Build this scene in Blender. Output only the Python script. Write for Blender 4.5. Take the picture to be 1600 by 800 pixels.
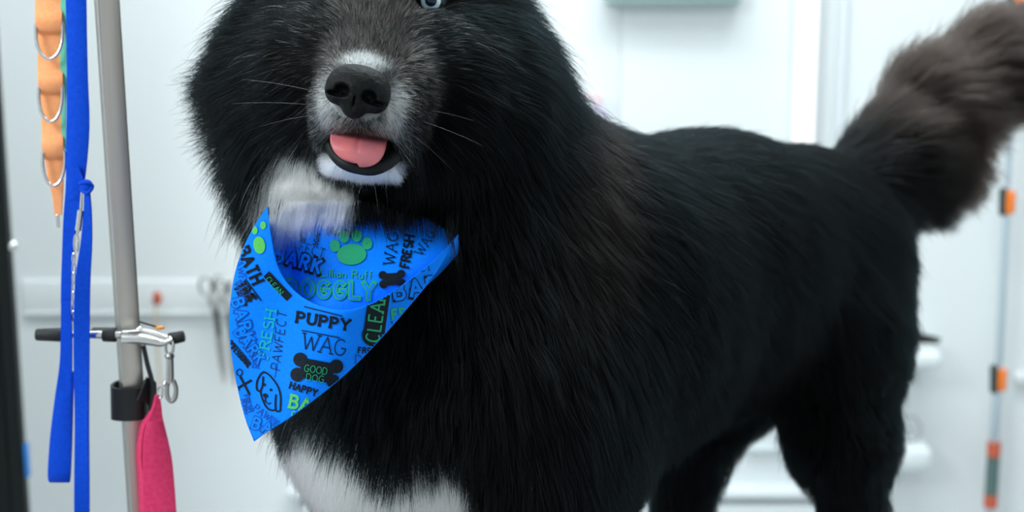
import bpy, bmesh, math, random
import numpy as np
from mathutils import Vector, Matrix, kdtree
random.seed(7); RNG = np.random.default_rng(11)
for o in list(bpy.data.objects): bpy.data.objects.remove(o)
SC = bpy.context.scene; COL = SC.collection

# ---------------------------------------------------------------- camera
FPX = 2600.0; TH = math.radians(12.5); CAM = np.array([0.0, 0.0, 1.51])
cs, sn = math.cos(TH), math.sin(TH)
AX = np.array([1.0, 0, 0]); AF = np.array([0, cs, -sn]); AU = np.array([0, sn, cs])
cam = bpy.data.cameras.new('camera'); camo = bpy.data.objects.new('camera', cam); COL.objects.link(camo)
camo.location = CAM; camo.rotation_euler = (math.pi/2 - TH, 0, 0)
cam.sensor_width = 36; cam.lens = FPX/1600*36; cam.clip_start = .05; cam.clip_end = 50
cam.dof.use_dof = True; cam.dof.focus_distance = 1.12; cam.dof.aperture_fstop = 6.3; cam.dof.aperture_blades = 0
SC.camera = camo

# ---------------------------------------------------------------- world, lights, exposure
w = bpy.data.worlds.new('world'); SC.world = w; w.use_nodes = True
bgn = w.node_tree.nodes['Background']; bgn.inputs[0].default_value = (.90, .97, 1, 1); bgn.inputs[1].default_value = .62
def area(name, loc, target, sx, sy, power, col=(1, 1, 1)):
    l = bpy.data.lights.new(name, 'AREA'); l.shape = 'RECTANGLE'; l.size = sx; l.size_y = sy; l.energy = power; l.color = col
    o = bpy.data.objects.new(name, l); COL.objects.link(o); o.location = loc
    o.rotation_euler = (Vector(target)-Vector(loc)).to_track_quat('-Z', 'Y').to_euler(); return o
area('key_light_front_left', (-1.3, .1, 2.45), (-.1, 1.2, 1.2), .9, .9, 34, (.93, 1, 1))  # unseen key from high front left, placed to shade the scarf's folds
area('ceiling_light_middle', (.2, 1.7, 2.64), (.2, 1.7, 0), 1.4, .9, 24, (.90, .99, 1))
area('wall_wash_light', (-.6, 2.25, 2.64), (-.5, 3.0, .5), 3.0, .25, 27, (.93, 1, 1))  # unseen added wash, tilted to brighten the back wall evenly
SC.view_settings.view_transform = 'Standard'; SC.view_settings.look = 'None'
SC.view_settings.exposure = 0.0; SC.view_settings.gamma = 1; SC.view_settings.use_curve_mapping = False
try:
    SC.cycles.use_denoising = True; SC.cycles.max_bounces = 20; SC.cycles.diffuse_bounces = 4; SC.cycles.transmission_bounces = 16
    SC.cycles.glossy_bounces = 12; SC.cycles_curves.shape = 'RIBBONS'
except Exception: pass

# ---------------------------------------------------------------- helpers
def P(px, py, d):
    return CAM + d*(AF + (px-800)/FPX*AX - (py-400)/FPX*AU)
def PA(px, py, d):
    px, py, d = np.broadcast_arrays(np.asarray(px, float), np.asarray(py, float), np.asarray(d, float))
    return CAM + d[..., None]*(AF + ((px-800)/FPX)[..., None]*AX - ((py-400)/FPX)[..., None]*AU)
def PY(px, py, Y):
    b = (py-400)/FPX; d = Y/(cs-b*sn); return P(px, py, d)
def proj(p):
    q = np.asarray(p)-CAM; d = q@AF; return 800+FPX*(q@AX)/d, 400-FPX*(q@AU)/d, d
E0 = P(596, -14, 1.155); ROLL = math.radians(7)
HR = math.cos(ROLL)*AX - math.sin(ROLL)*AU; HU = math.sin(ROLL)*AX + math.cos(ROLL)*AU; HF = -AF
HM = np.stack([HR, HU, HF], 1)               # columns: head axes
def H(r, u, f): return E0 + (r*HR+u*HU+f*HF)*.01

def mat(name, col, rough=.5, metal=0, **kw):
    m = bpy.data.materials.new(name); m.use_nodes = True; b = m.node_tree.nodes['Principled BSDF']
    b.inputs['Base Color'].default_value = (*col, 1); b.inputs['Roughness'].default_value = rough; b.inputs['Metallic'].default_value = metal
    for k, v in kw.items(): b.inputs[k.replace('_', ' ')].default_value = v
    return m
def noise_mat(name, c1, c2, scale, rough=.5, metal=0, bump=0, stretch=(1, 1, 1), **kw):
    m = mat(name, c1, rough, metal, **kw); nt = m.node_tree; b = nt.nodes['Principled BSDF']
    tc = nt.nodes.new('ShaderNodeTexCoord'); mp = nt.nodes.new('ShaderNodeMapping'); mp.inputs['Scale'].default_value = stretch
    n = nt.nodes.new('ShaderNodeTexNoise'); n.inputs['Scale'].default_value = scale; n.inputs['Detail'].default_value = 5
    r = nt.nodes.new('ShaderNodeValToRGB'); r.color_ramp.elements[0].color = (*c1, 1); r.color_ramp.elements[1].color = (*c2, 1)
    r.color_ramp.elements[0].position = .35; r.color_ramp.elements[1].position = .65
    nt.links.new(tc.outputs['Object'], mp.inputs[0]); nt.links.new(mp.outputs[0], n.inputs['Vector'])
    nt.links.new(n.outputs['Fac'], r.inputs[0]); nt.links.new(r.outputs[0], b.inputs['Base Color'])
    if bump:
        bp = nt.nodes.new('ShaderNodeBump'); bp.inputs['Strength'].default_value = bump; bp.inputs['Distance'].default_value = .001
        nt.links.new(n.outputs['Fac'], bp.inputs['Height']); nt.links.new(bp.outputs[0], b.inputs['Normal'])
    return m
def link(name, me, m, parent=None, smooth=True):
    if smooth: me.polygons.foreach_set('use_smooth', [True]*len(me.polygons))
    for x in (m if isinstance(m, (list, tuple)) else [m]): me.materials.append(x)
    o = bpy.data.objects.new(name, me); COL.objects.link(o)
    if parent is not None:
        o.parent = parent; o.matrix_parent_inverse = Matrix.Translation(-Vector(parent.location))
    return o
def from_data(name, vs, fs, m, parent=None, smooth=True, mi=None):
    me = bpy.data.meshes.new(name); me.from_pydata([tuple(v) for v in vs], [], fs); me.update()
    o = link(name, me, m, parent, smooth)
    if mi is not None: me.polygons.foreach_set('material_index', mi)
    return o
def thing(name, label, cat, loc=(0, 0, 0), group=None):
    o = bpy.data.objects.new(name, None); COL.objects.link(o); o.location = tuple(loc); o.empty_display_size = .05
    return tag(o, label, cat, group)
def tag(o, label, cat, group=None):
    o['label'] = label; o['category'] = cat
    if group: o['group'] = group
    return o
def struct(o): o['kind'] = 'structure'; return o

class MB:
    def __init__(s): s.v = []; s.f = []; s.mi = []
    def add(s, vs, fs, mi=0):
        b = len(s.v); s.v += [tuple(map(float, v)) for v in vs]; s.f += [tuple(b+i for i in f) for f in fs]; s.mi += [mi]*len(fs)
    def box(s, lo, hi, bev=0, mi=0, rot=None, c=None):
        bm = bmesh.new(); bmesh.ops.create_cube(bm, size=1)
        lo = np.array(lo, float); hi = np.array(hi, float); ce = (lo+hi)/2; sz = hi-lo
        for v in bm.verts: v.co = Vector([v.co[i]*sz[i] for i in range(3)])
        if bev: bmesh.ops.bevel(bm, geom=bm.edges[:], offset=bev, segments=3, profile=.5, affect='EDGES')
        R = rot if rot is not None else np.eye(3)
        s.add([ce+R@np.array(v.co) for v in bm.verts], [[v.index for v in f.verts] for f in bm.faces], mi); bm.free()
    def tube(s, pts, r, n=12, mi=0, closed=False, flat=1.0, up=None):
        pts = [np.array(p, float) for p in pts]; N = len(pts); rr = r if hasattr(r, '__len__') else [r]*N
        vs = []; nv = np.array(up if up is not None else (0.13, .2, 1.0), float)
        for i in range(N):
            a = pts[(i-1) % N] if (closed or i) else pts[0]; b = pts[(i+1) % N] if (closed or i < N-1) else pts[-1]
            t = b-a; t /= np.linalg.norm(t)+1e-12
            x = nv-t*(nv@t)
            if np.linalg.norm(x) < 1e-6: x = np.cross(t, (1, .3, .2))
            x /= np.linalg.norm(x); y = np.cross(t, x)
            if up is None: nv = x
            for k in range(n):
                an = 2*math.pi*k/n; vs.append(pts[i]+rr[i]*(x*math.cos(an)*flat+y*math.sin(an)))
        fs = []
        for i in range(N if closed else N-1):
            for k in range(n):
                j = (i+1) % N; fs.append((i*n+k, i*n+(k+1) % n, j*n+(k+1) % n, j*n+k))
        if not closed: fs += [tuple(range(n))[::-1], tuple((N-1)*n+k for k in range(n))]
        s.add(vs, fs, mi)
    def ribbon(s, pts, widths, thick=.0014, side=(1, 0, 0), mi=0, twist=None):
        pts = [np.array(p, float) for p in pts]; N = len(pts); vs = []
        for i in range(N):
            a = pts[max(i-1, 0)]; b = pts[min(i+1, N-1)]; t = b-a; t /= np.linalg.norm(t)+1e-12
            sd = np.array(side, float)
            if twist: an = twist[i]; sd = sd*math.cos(an)+np.array((0, 1, 0))*math.sin(an)
            sd = sd-t*(sd@t); sd /= np.linalg.norm(sd); nn = np.cross(t, sd); w_ = widths[i]/2
            for a_, b_ in ((-1, -.6), (-.92, -1), (.92, -1), (1, -.6), (1, .6), (.92, 1), (-.92, 1), (-1, .6)):
                vs.append(pts[i]+sd*w_*a_+nn*thick/2*b_)
        fs = []
        for i in range(N-1):
            for k in range(8): fs.append((i*8+k, i*8+(k+1) % 8, (i+1)*8+(k+1) % 8, (i+1)*8+k))
        fs += [tuple(range(8))[::-1], tuple((N-1)*8+k for k in range(8))]
        s.add(vs, fs, mi)
    def ell(s, c, r, R=None, mi=0, nu=20, nv=12):
        R = np.eye(3) if R is None else R; vs = []; fs = []; c = np.array(c)
        for j in range(nv+1):
            for i in range(nu):
                a = 2*math.pi*i/nu; b = math.pi*j/nv
                vs.append(c+R@(np.array(r)*(math.sin(b)*math.cos(a), math.sin(b)*math.sin(a), math.cos(b))))
        for j in range(nv):
            for i in range(nu): fs.append((j*nu+i, j*nu+(i+1) % nu, (j+1)*nu+(i+1) % nu, (j+1)*nu+i))
        s.add(vs, fs, mi)
    def build(s, name, m, parent=None, smooth=True, angle=40):
        me = bpy.data.meshes.new(name); me.from_pydata(s.v, [], s.f); me.update()
        bm = bmesh.new(); bm.from_mesh(me); bmesh.ops.remove_doubles(bm, verts=bm.verts[:], dist=1e-6); bm.to_mesh(me); bm.free()
        mi = s.mi if len(me.polygons) == len(s.mi) else None
        o = link(name, me, m, parent, smooth)
        if mi: me.polygons.foreach_set('material_index', mi)
        if smooth:
            try: me.set_sharp_from_angle(angle=math.radians(angle))
            except Exception: pass
        return o
def cr(pts, n=8):
    """Catmull-Rom through rows of any dimension."""
    p = np.array(pts, float); p = np.vstack([2*p[0]-p[1], p, 2*p[-1]-p[-2]]); out = []
    for i in range(1, len(p)-2):
        for k in range(n):
            t = k/n; a, b, c, d = p[i-1:i+3]
            out.append(.5*((2*b)+(-a+c)*t+(2*a-5*b+4*c-d)*t*t+(-a+3*b-3*c+d)*t**3))
    out.append(p[-2]); return np.array(out)

# ---------------------------------------------------------------- materials
M_wall = noise_mat('painted_wall', (.80, .84, .86), (.84, .875, .885), 1.3, .6)
M_panel = noise_mat('pale_panel', (.80, .85, .87), (.83, .87, .89), 2.0, .35)
M_white = mat('white_plastic', (.86, .88, .89), .3)
M_steel = noise_mat('brushed_steel', (.40, .40, .39), (.50, .49, .47), 60, .38, 1, stretch=(1, 1, .02))
M_post = noise_mat('post_steel', (.52, .49, .45), (.72, .68, .62), 60, .42, 1, .2, stretch=(1, 1, .03))
M_chrome = mat('chrome', (.75, .74, .73), .14, 1)
M_black = mat('black_rubber', (.004, .006, .007), .6)
M_blk_shiny = mat('black_gloss', (.004, .010, .012), .35)
M_blue = noise_mat('blue_webbing', (.0, .058, .58), (.0, .072, .68), 350, .6, 0, .4, Specular_IOR_Level=.15)
M_orange = noise_mat('orange_webbing', (1.0, .38, .15), (1.0, .43, .19), 300, .6, 0, .2, Specular_IOR_Level=.2)
M_pink = noise_mat('pink_webbing', (.70, .035, .13), (.80, .05, .17), 300, .55, 0, .4, Specular_IOR_Level=.25)
M_green = mat('green_webbing', (.15, .62, .42), .6)

# ---------------------------------------------------------------- the room
WY = 2.95
m = MB(); m.box((-2.2, WY, 0), (2.6, WY+.12, 2.7)); struct(m.build('wall_back', M_wall, smooth=False))
m = MB(); m.box((-2.32, -.6, 0), (-2.2, WY+.12, 2.7)); struct(m.build('wall_left', M_wall, smooth=False))
m = MB(); m.box((2.6, -.6, 0), (2.72, WY+.12, 2.7)); struct(m.build('wall_right', M_wall, smooth=False))
m = MB(); m.box((-2.32, -.6, -.1), (2.72, WY+.12, 0)); struct(m.build('floor', noise_mat('floor_vinyl', (.55, .57, .58), (.62, .64, .65), 3, .4), smooth=False))
m = MB(); m.box((-2.32, -.6, 2.7), (2.72, WY+.12, 2.8)); struct(m.build('ceiling', M_wall, smooth=False))

# ================================================================ the scarf's shape (needed before the fur lies over it)
RIM = cr([(418, 322), (424, 370), (436, 420), (462, 456), (500, 478), (545, 484), (592, 468), (640, 437), (685, 400), (716, 366)], 10)
EDG = cr([(418, 322), (392, 362), (370, 415), (360, 470), (358, 520), (364, 570), (374, 620), (385, 660), (397, 690)], 8)
EDG2 = cr([(397, 690), (422, 672), (450, 655), (495, 622), (540, 585), (590, 535), (640, 478), (680, 428), (716, 366)], 8)
def DA(x, y):
    x = np.asarray(x, float); y = np.asarray(y, float)
    d = 1.100+np.where(x < 500, .034*((500-x)/140)**2, .058*((x-500)/215)**2)+.016*(y-480)/210
    return d+.0050*np.sin((x*.9+y*.42-560)/27)+.0035*np.sin((x-y*.6+120)/34)
def DB(x, y):
    x = np.asarray(x, float); y = np.asarray(y, float)
    return 1.124+.036*np.clip((480-y)/160, -.6, 2)+.022*((x-555)/150)**2+.0040*np.sin((y*1.3+x*.5)/24)+.012*np.exp(-((x-(428+.25*(y-330)))/15)**2)
def inpoly(x, y, poly):
    x = np.asarray(x, float); y = np.asarray(y, float); c = np.zeros(x.shape, bool); n = len(poly)
    for i in range(n):
        x0, y0 = poly[i]; x1, y1 = poly[i-1]
        if y0 == y1: continue
        c ^= ((y0 > y) != (y1 > y)) & (x < (x1-x0)*(y-y0)/(y1-y0)+x0)
    return c
POLA = np.vstack([EDG, EDG2[1:], RIM[::-1][1:-1]])[::2]
POLB = np.vstack([RIM, [(712, 360), (680, 342), (620, 320), (560, 309), (500, 303), (450, 308), (426, 322)]])[::2]
def scarf_hides(pts, root):
    rx, ry, rd = proj(root); n, K_ = pts.shape[:2]; own = np.zeros(n, bool)
    low = (ry > 303) & ~((rx > 690) & (ry < 340)); need = np.ones((n, K_))
    for k in range(K_):
        x, y, d = proj(pts[:, k])
        for pol, D in ((POLA, DA), (POLB, DB)):
            i_ = inpoly(x, y, pol); Dv = D(x, y)
            own |= i_ & low & (d < Dv+.004) & (d > .9)
            mv = i_ & ~low & (d > Dv-.003) & (d < Dv+.08)          # long fur rests on the cloth
            t = (Dv-.003-.004*((np.arange(n) % 7)/7.))/d; need[:, k] = np.where(mv, np.minimum(need[:, k], t), need[:, k])
    first = np.where((need < 1).any(1), np.argmax(need < 1, axis=1), K_); mn = need.min(1)
    for k in range(1, K_):
        w_ = np.clip(k/np.maximum(first, 1), 0, 1); t = np.minimum(1-(1-mn)*w_, 1); pts[:, k] = CAM+(pts[:, k]-CAM)*t[:, None]
    return own
# ================================================================ THE DOG
def smin(a, b, k):
    h = np.maximum(k-np.abs(a-b), 0)/k; return np.minimum(a, b)-h*h*k*.25
class Field:
    def __init__(s, lo, hi, h):
        s.lo = np.array(lo, float); s.h = h; s.n = np.ceil((np.array(hi)-s.lo)/h).astype(int)+1
        s.F = np.full(s.n, .2, np.float32)
    def sub(s, lo, hi):
        a = np.clip(np.floor((lo-s.lo)/s.h).astype(int), 0, s.n-1); b = np.clip(np.ceil((hi-s.lo)/s.h).astype(int)+1, 1, s.n)
        if (b <= a).any(): return None
        sl = tuple(slice(a[i], b[i]) for i in range(3))
        ax = [s.lo[i]+s.h*np.arange(a[i], b[i]) for i in range(3)]
        X = np.meshgrid(*ax, indexing='ij', copy=False); return sl, X
    def put(s, sl, d, k, op):
        if op == 'u': s.F[sl] = smin(s.F[sl], d, k)
        else: s.F[sl] = -smin(-s.F[sl], d, k)
    def cone(s, a, ra, b, rb, k=.03, op='u'):
        a = np.array(a); b = np.array(b); m_ = max(ra, rb)+k+.03
        q = s.sub(np.minimum(a, b)-m_, np.maximum(a, b)+m_)
        if q is None: return
        sl, X = q; ab = b-a; L = ab@ab+1e-12
        t = np.clip(sum((X[i]-a[i])*ab[i] for i in range(3))/L, 0, 1)
        d = np.sqrt(sum((X[i]-a[i]-t*ab[i])**2 for i in range(3)))-(ra+(rb-ra)*t)
        s.put(sl, d.astype(np.float32), k, op)
    def ell(s, c, r, R=None, k=.02, op='u'):
        c = np.array(c); r = np.array(r, float); R = np.eye(3) if R is None else R; m_ = r.max()+k+.03
        q = s.sub(c-m_, c+m_)
        if q is None: return
        sl, X = q; D = [X[i]-c[i] for i in range(3)]
        L = [sum(D[j]*R[j, i] for j in range(3)) for i in range(3)]
        k0 = np.sqrt(sum((L[i]/r[i])**2 for i in range(3))); k1 = np.sqrt(sum((L[i]/r[i]**2)**2 for i in range(3)))+1e-9
        s.put(sl, (k0*(k0-1)/k1).astype(np.float32), k, op)
    def mesh(s):
        F = s.F; ins = F < 0
        c = np.zeros(np.array(F.shape)-1, np.uint8)
        for dx in (0, 1):
            for dy in (0, 1):
                for dz in (0, 1):
                    c += ins[dx:F.shape[0]-1+dx, dy:F.shape[1]-1+dy, dz:F.shape[2]-1+dz]
        act = np.argwhere((c > 0) & (c < 8)); idx = np.full(c.shape, -1, np.int32); idx[tuple(act.T)] = np.arange(len(act))
        acc = np.zeros((len(act), 3)); cnt = np.zeros(len(act)); C = [(i, j, k) for i in (0, 1) for j in (0, 1) for k in (0, 1)]
        for a in C:
            for ax in range(3):
                if a[ax]: continue
                b = list(a); b[ax] = 1; b = tuple(b)
                fa = F[tuple((act+a).T)]; fb = F[tuple((act+b).T)]; x = (fa < 0) != (fb < 0)
                t = np.where(x, fa/np.where(x, fa-fb, 1), 0)
                p = np.array(a)+t[:, None]*(np.array(b)-a); acc[x] += p[x]; cnt[x] += 1
        V = s.lo+s.h*(act+acc/cnt[:, None])
        g = np.zeros((len(act), 3))
        for ax in range(3):
            for a in C:
                if a[ax]: continue
                b = list(a); b[ax] = 1; g[:, ax] += F[tuple((act+b).T)]-F[tuple((act+a).T)]
        Nn = g/(np.linalg.norm(g, axis=1, keepdims=True)+1e-9)
        quads = []
        for ax in range(3):
            u, v = [(1, 2), (2, 0), (0, 1)][ax]
            sl0 = [slice(None)]*3; sl1 = [slice(None)]*3; sl0[ax] = slice(0, -1); sl1[ax] = slice(1, None)
            A = ins[tuple(sl0)]; B = ins[tuple(sl1)]; e = np.argwhere(A != B)
            e = e[(e[:, u] > 0) & (e[:, v] > 0) & (e[:, u] < F.shape[u]-1) & (e[:, v] < F.shape[v]-1)]
            flip = ~A[tuple(e.T)]; q = []
            for du, dv in ((1, 1), (0, 1), (0, 0), (1, 0)):
                x = e.copy(); x[:, u] -= du; x[:, v] -= dv; q.append(idx[tuple(x.T)])
            q = np.stack(q, 1); q[flip] = q[flip][:, ::-1]; quads.append(q)
        return V, Nn, np.vstack(quads)

TABLE_Z = .72
DOG = []                         # skeleton of the skin: cones between design points
f = Field((-.32, .88, TABLE_Z-.005), (.74, 2.05, 1.80), .0036)
def C_(a, ra, b, rb, k=.04): f.cone(P(*a), ra, P(*b), rb, k)
# trunk
C_((752, 600, 1.32), .114, (900, 470, 1.41), .128, .05)
C_((900, 470, 1.41), .128, (1080, 425, 1.52), .112, .05)
C_((1080, 420, 1.52), .112, (1240, 376, 1.63), .092, .05)
f.cone(P(1120, 415, 1.56), .11, P(1225, 415, 1.62), .086, .04)
C_((665, 650, 1.28), .085, (760, 700, 1.30), .11, .05)      # fore chest
# neck
C_((700, 520, 1.30), .110, (625, 230, 1.27), .085, .06)
C_((820, 400, 1.37), .10, (640, 180, 1.30), .085, .06)
f.ell(P(592, 128, 1.26), (.098, .105, .085), k=.05)             # mane
# hind leg, near (its own left)
def down(p, z): p = np.array(p, float); return np.array([p[0], p[1], z])
def hind(hip, thigh, knee, shank, hock_d, s=1):
    f.cone(P(*hip), .078*s, P(*thigh), .062*s, .05); f.cone(P(*thigh), .062*s, P(*knee), .040*s, .04)
    f.cone(P(*knee), .040*s, P(*shank), .027*s, .03)
    hk = P(*hock_d); f.cone(P(*shank), .027*s, hk, .022*s, .02)
    pw = down(hk+np.array([-.012, -.012, 0]), TABLE_Z+.027); f.cone(hk, .022*s, pw, .020*s, .02)
    f.ell(pw+np.array([-.03, -.035, 0.0]), (.036, .038, .022), k=.02)
hind((1265, 440, 1.60), (1292, 530, 1.56), (1314, 690, 1.53), (1338, 820, 1.56), (1360, 900, 1.585))
hind((1190, 430, 1.66), (1140, 560, 1.68), (1072, 700, 1.69), (1066, 810, 1.71), (1075, 880, 1.735))
# front legs
for (sx, sy, sd, ex, ey, ed) in ((850, 560, 1.33, 850, 800, 1.30), (640, 640, 1.31, 610, 830, 1.31)):
    f.cone(P(sx, sy, sd), .075, P(ex, ey, ed), .045, .05)
    el = P(ex, ey, ed); wr = down(el+np.array([-.01, -.02, 0]), TABLE_Z+.09); f.cone(el, .045, wr, .026, .03)
    pw = down(wr+np.array([-.005, -.008, 0]), TABLE_Z+.029); f.cone(wr, .026, pw, .024, .02)
    f.ell(pw+np.array([-.012, -.022, -.001]), (.034, .042, .023), k=.02)
# tail core
TAIL = [(1340, 300, 1.66, .044), (1395, 248, 1.69, .038), (1455, 172, 1.72, .038), (1545, 105, 1.75, .034), (1690, 40, 1.78, .022)]
f.cone(P(1400, 290, 1.70), .028, P(1465, 255, 1.72), .026, .03)
for a, b in zip(TAIL[:-1], TAIL[1:]): C_(a[:3], a[3], b[:3], b[3], .02)
def loc_head(p): return ((p-E0)@HM)*100
# head, in centimetres about the point between the eyes
def HE(c, r, k=1.5, op='u', R=None): f.ell(H(*c), np.array(r)*.01, HM if R is None else HM@R, k*.01, op)
def HC(a, ra, b, rb, k=1.5, op='u'): f.cone(H(*a), ra*.01, H(*b), rb*.01, k*.01, op)
EL = loc_head(P(672, -3, 1.147)[None])[0]
HE((0, 1.0, -7), (6.8, 6.6, 7.2), 3)
for sgn in (-1, 1):
    HE((sgn*4.6+.4, -5.2, -4.6), (3.8, 4.4, 4.2), 3)
    HE((sgn*3.0, 1.3, -1.6), (2.2, 1.3, 1.8), 1.5)
HC((.1, -2.6, -.8), 3.6, (.3, -7.2, 5.6), 2.75, 2.5)
for sgn in (-1, 1): HE((sgn*3.5+.2, -4.4, -.6), (2.6, 3.0, 3.0), 2.5)
for sgn in (-1, 1): HE((.35+sgn*1.55, -8.6, 5.0), (2.05, 1.95, 2.7), 1.2)
HE((.3, -8.3, 6.6), (2.2, 1.75, 1.7), 1.0)
HE((2.6, -7.0, 3.2), (1.7, 2.4, 2.6), 2.0)
HC((.5, -9.8, -3.5), 2.6, (.6, -11.9, 3.2), .9, 1.5)
HE((.55, -12.32, 3.8), (2.55, .68, 1.95), .5)
HE((.5, -10.95, 4.6), (1.95, .7, 3.4), .5, 's')
for sgn in (-1, 1): HE((sgn*EL[0], EL[1], EL[2]-.1), (1.15, .9, 1.1), .5, 's')
for sgn in (-1, 1):          # upright ears
    HC((sgn*5.0, 6.0, -8.0), 2.6, (sgn*6.6, 12.5, -8.5), .7, 1.5)
    HE((sgn*5.6, 9.0, -6.6), (1.1, 3.0, 1.1), .6, 's')
V, NV, Q = f.mesh()
# smooth the skin a little
for it in range(2):
    acc = np.zeros_like(V); cnt = np.zeros(len(V))
    for a, b in ((0, 1), (1, 2), (2, 3), (3, 0)):
        np.add.at(acc, Q[:, a], V[Q[:, b]]); np.add.at(cnt, Q[:, a], 1); np.add.at(acc, Q[:, b], V[Q[:, a]]); np.add.at(cnt, Q[:, b], 1)
    V = V*.5+.5*acc/cnt[:, None]

# ---- coat: colour, lie and length, all given at places on the body
def loc_head(p): return ((p-E0)@HM)*100
def blob(p, c, r, R=None, soft=.35):
    q = p-np.array(c)
    if R is not None: q = q@R
    return 1/(1+np.exp(np.clip((np.linalg.norm(q/np.array(r), axis=1)-1)/soft*3, -30, 30)))
CB = np.stack([AX, AU, AF], 1)
def coat(p):
    """chance of a white hair, chance of a grey hair"""
    h = loc_head(p); n = len(p)
    wob = .12*np.sin(p[:, 0]*97+3)*np.sin(p[:, 2]*81)+.08*np.sin(p[:, 0]*310+p[:, 2]*270)
    wt = np.zeros(n); gr = np.zeros(n)
    I = None
    def hb(c, r, s=.35): return blob(h+wob[:, None]*.6, c, r, None, s)
    gr = np.maximum(gr, .75*hb((.2, -6.4, 5.2), (3.9, 3.8, 4.2), .75))
    gr = np.maximum(gr, .75*hb((.3, -3.0, 2.4), (2.9, 3.4, 3.2), .6))
    gr = np.maximum(gr, .30*hb((0, -4, 1), (5.4, 3.7, 4), .6))
    for sg in (-1, 1):
        wt = np.maximum(wt, .80*hb((.3+sg*2.0, -8.7, 6.9), (.9, 1.8, 1.8), .5))
        wt = np.maximum(wt, .55*hb((.3+sg*1.6, -9.7, 6.8), (1.6, 1.0, 2.0), .5))
    wt = np.maximum(wt, .8*hb((.2, -5.9, 7.3), (1.7, .7, 1.6), .5))
    wt = np.maximum(wt, 1.0*hb((.55, -12.3, 4.8), (3.6, 1.7, 2.0), .12)*(h[:, 1] < -10.6-.25*(h[:, 0]-.5)))
    pat = blob(p, P(482, 292, 1.17), (.034, .040, .08), CB, .12); wt = np.maximum(wt, pat)
    q_ = p+wob[:, None]*.05
    ch = np.maximum(blob(q_, P(500, 735, 1.22), (.040, .042, .10), CB, .12), blob(q_, P(672, 775, 1.20), (.030, .036, .09), CB, .12))
    ch = np.maximum(ch, blob(q_, P(590, 790, 1.22), (.060, .038, .10), CB, .12)); wt = np.maximum(wt, ch)
    return np.clip(wt, 0, 1), np.clip(gr, 0, 1)

# control points: place, flow (right, up, away from camera), length m, lift, clump, weight radius
CTRL = []
def cp(p, fl, L, lift=.35, cl=.5, R=.07):
    fl = np.array(fl, float); CTRL.append((np.array(p), CB@(fl/np.linalg.norm(fl)), L, lift, cl, R))
def ch_(l, fl, L, lift=.35, cl=.15, R=.03):      # head control, flow in head axes (right, up, forward)
    fl = np.array(fl, float); CTRL.append((H(*l), HM@(fl/np.linalg.norm(fl)), L, lift, cl, R*1.0))
# muzzle and face
ch_((.2, -6.0, 8), (0, 1, -.6), .004, .45, .1, .015)
ch_((.2, -4.0, 4.5), (0, 1, -.6), .007, .35, .1, .018)
ch_((.1, -1.5, 1.5), (0, 1, -.3), .011, .35, .15, .02)
ch_((0, 3, 0), (0, 1, -.6), .018, .35, .2, .03)
for sg in (-1, 1):
    ch_((.3+sg*2.6, -8, 6), (sg*.8, -.25, -.8), .007, .35, .1, .015)
    ch_((.3+sg*1.3, -9.8, 7), (sg*.5, -.9, -.1), .007, .3, .1, .012)
    ch_((.3+sg*3.6, -7, 3), (sg*.8, -.2, -.9), .012, .35, .15, .02)
    ch_((.3+sg*3.4, -4, 2), (sg*.8, .2, -.8), .012, .35, .15, .02)
    ch_((.6+sg*2.4, -12.0, 4), (sg*.6, -.8, 0), .010, .5, .2, .012)
    ch_((sg*3.6, -2.2, 0), (sg*.8, -.2, -.6), .014, .3, .2, .018)
    ch_((sg*3.8, 1.5, -1), (sg*.6, .7, -.6), .018, .3, .2, .02)
    ch_((sg*6, -3, -3), (sg*.9, -.1, -.5), .030, .35, .35, .03)
    ch_((sg*5, -7, -2), (sg*.9, -.4, -.5), .032, .40, .4, .03)
    ch_((sg*8, -3, -8), (sg*1, -.1, -.2), .050, .5, .5, .045)
    ch_((sg*9, -8, -9), (sg*1, -.25, -.1), .055, .55, .55, .045)
    ch_((sg*8, 3, -9), (sg*1, .3, -.4), .045, .5, .5, .045)
    ch_((sg*7, -13, -8), (sg*.7, -.9, .1), .062, .5, .55, .045)
    ch_((sg*5, 6, -8), (sg*.5, .7, -.4), .02, .35, .3, .03)
    ch_((sg*6.6, 12, -8.5), (sg*.2, 1, -.2), .012, .3, .3, .03)
ch_((.6, -12.8, 4.8), (0, -1, -.1), .009, .4, .2, .015)
ch_((.6, -13.1, 3), (0, -.8, -.5), .009, .3, .3, .022)
ch_((2.3, -12.4, 2.2), (.5, -.8, -.4), .010, .3, .3, .018)
ch_((-1.2, -12.4, 2.2), (-.5, -.8, -.4), .010, .3, .3, .018)
ch_((.5, -13, 0), (0, -.9, -.2), .020, .4, .35, .025)
ch_((0, 7, -6), (0, .5, -.9), .03, .35, .4, .04)
ch_((0, -15, -6), (0, -1, .25), .050, .45, .5, .04)
# throat, chest
cp(P(425, 290, 1.20), (-.1, -1, -.1), .050, .45, .5, .03)
cp(P(480, 290, 1.17), (-.25, -1, -.2), .034, .45, .5, .045)
cp(P(640, 300, 1.18), (.1, -1, -.2), .040, .45, .5, .05)
cp(P(560, 330, 1.17), (-.1, -1, -.15), .034, .45, .5, .045)
cp(P(710, 330, 1.19), (.1, -1, -.15), .045, .45, .5, .05)
cp(P(500, 560, 1.2), (-.15, -1, 0), .04, .35, .5, .05)
cp(P(600, 560, 1.18), (-.1, -1, 0), .045, .35, .6, .06)
cp(P(720, 560, 1.18), (0, -1, 0), .05, .35, .6, .06)
cp(P(560, 720, 1.19), (-.12, -1, 0), .042, .35, .5, .05)
cp(P(680, 740, 1.18), (0, -1, 0), .042, .35, .5, .05)
cp(P(850, 480, 1.28), (.15, -1, .2), .045, .3, .6, .06)
cp(P(830, 680, 1.22), (.1, -1, .2), .038, .3, .5, .06)
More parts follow.
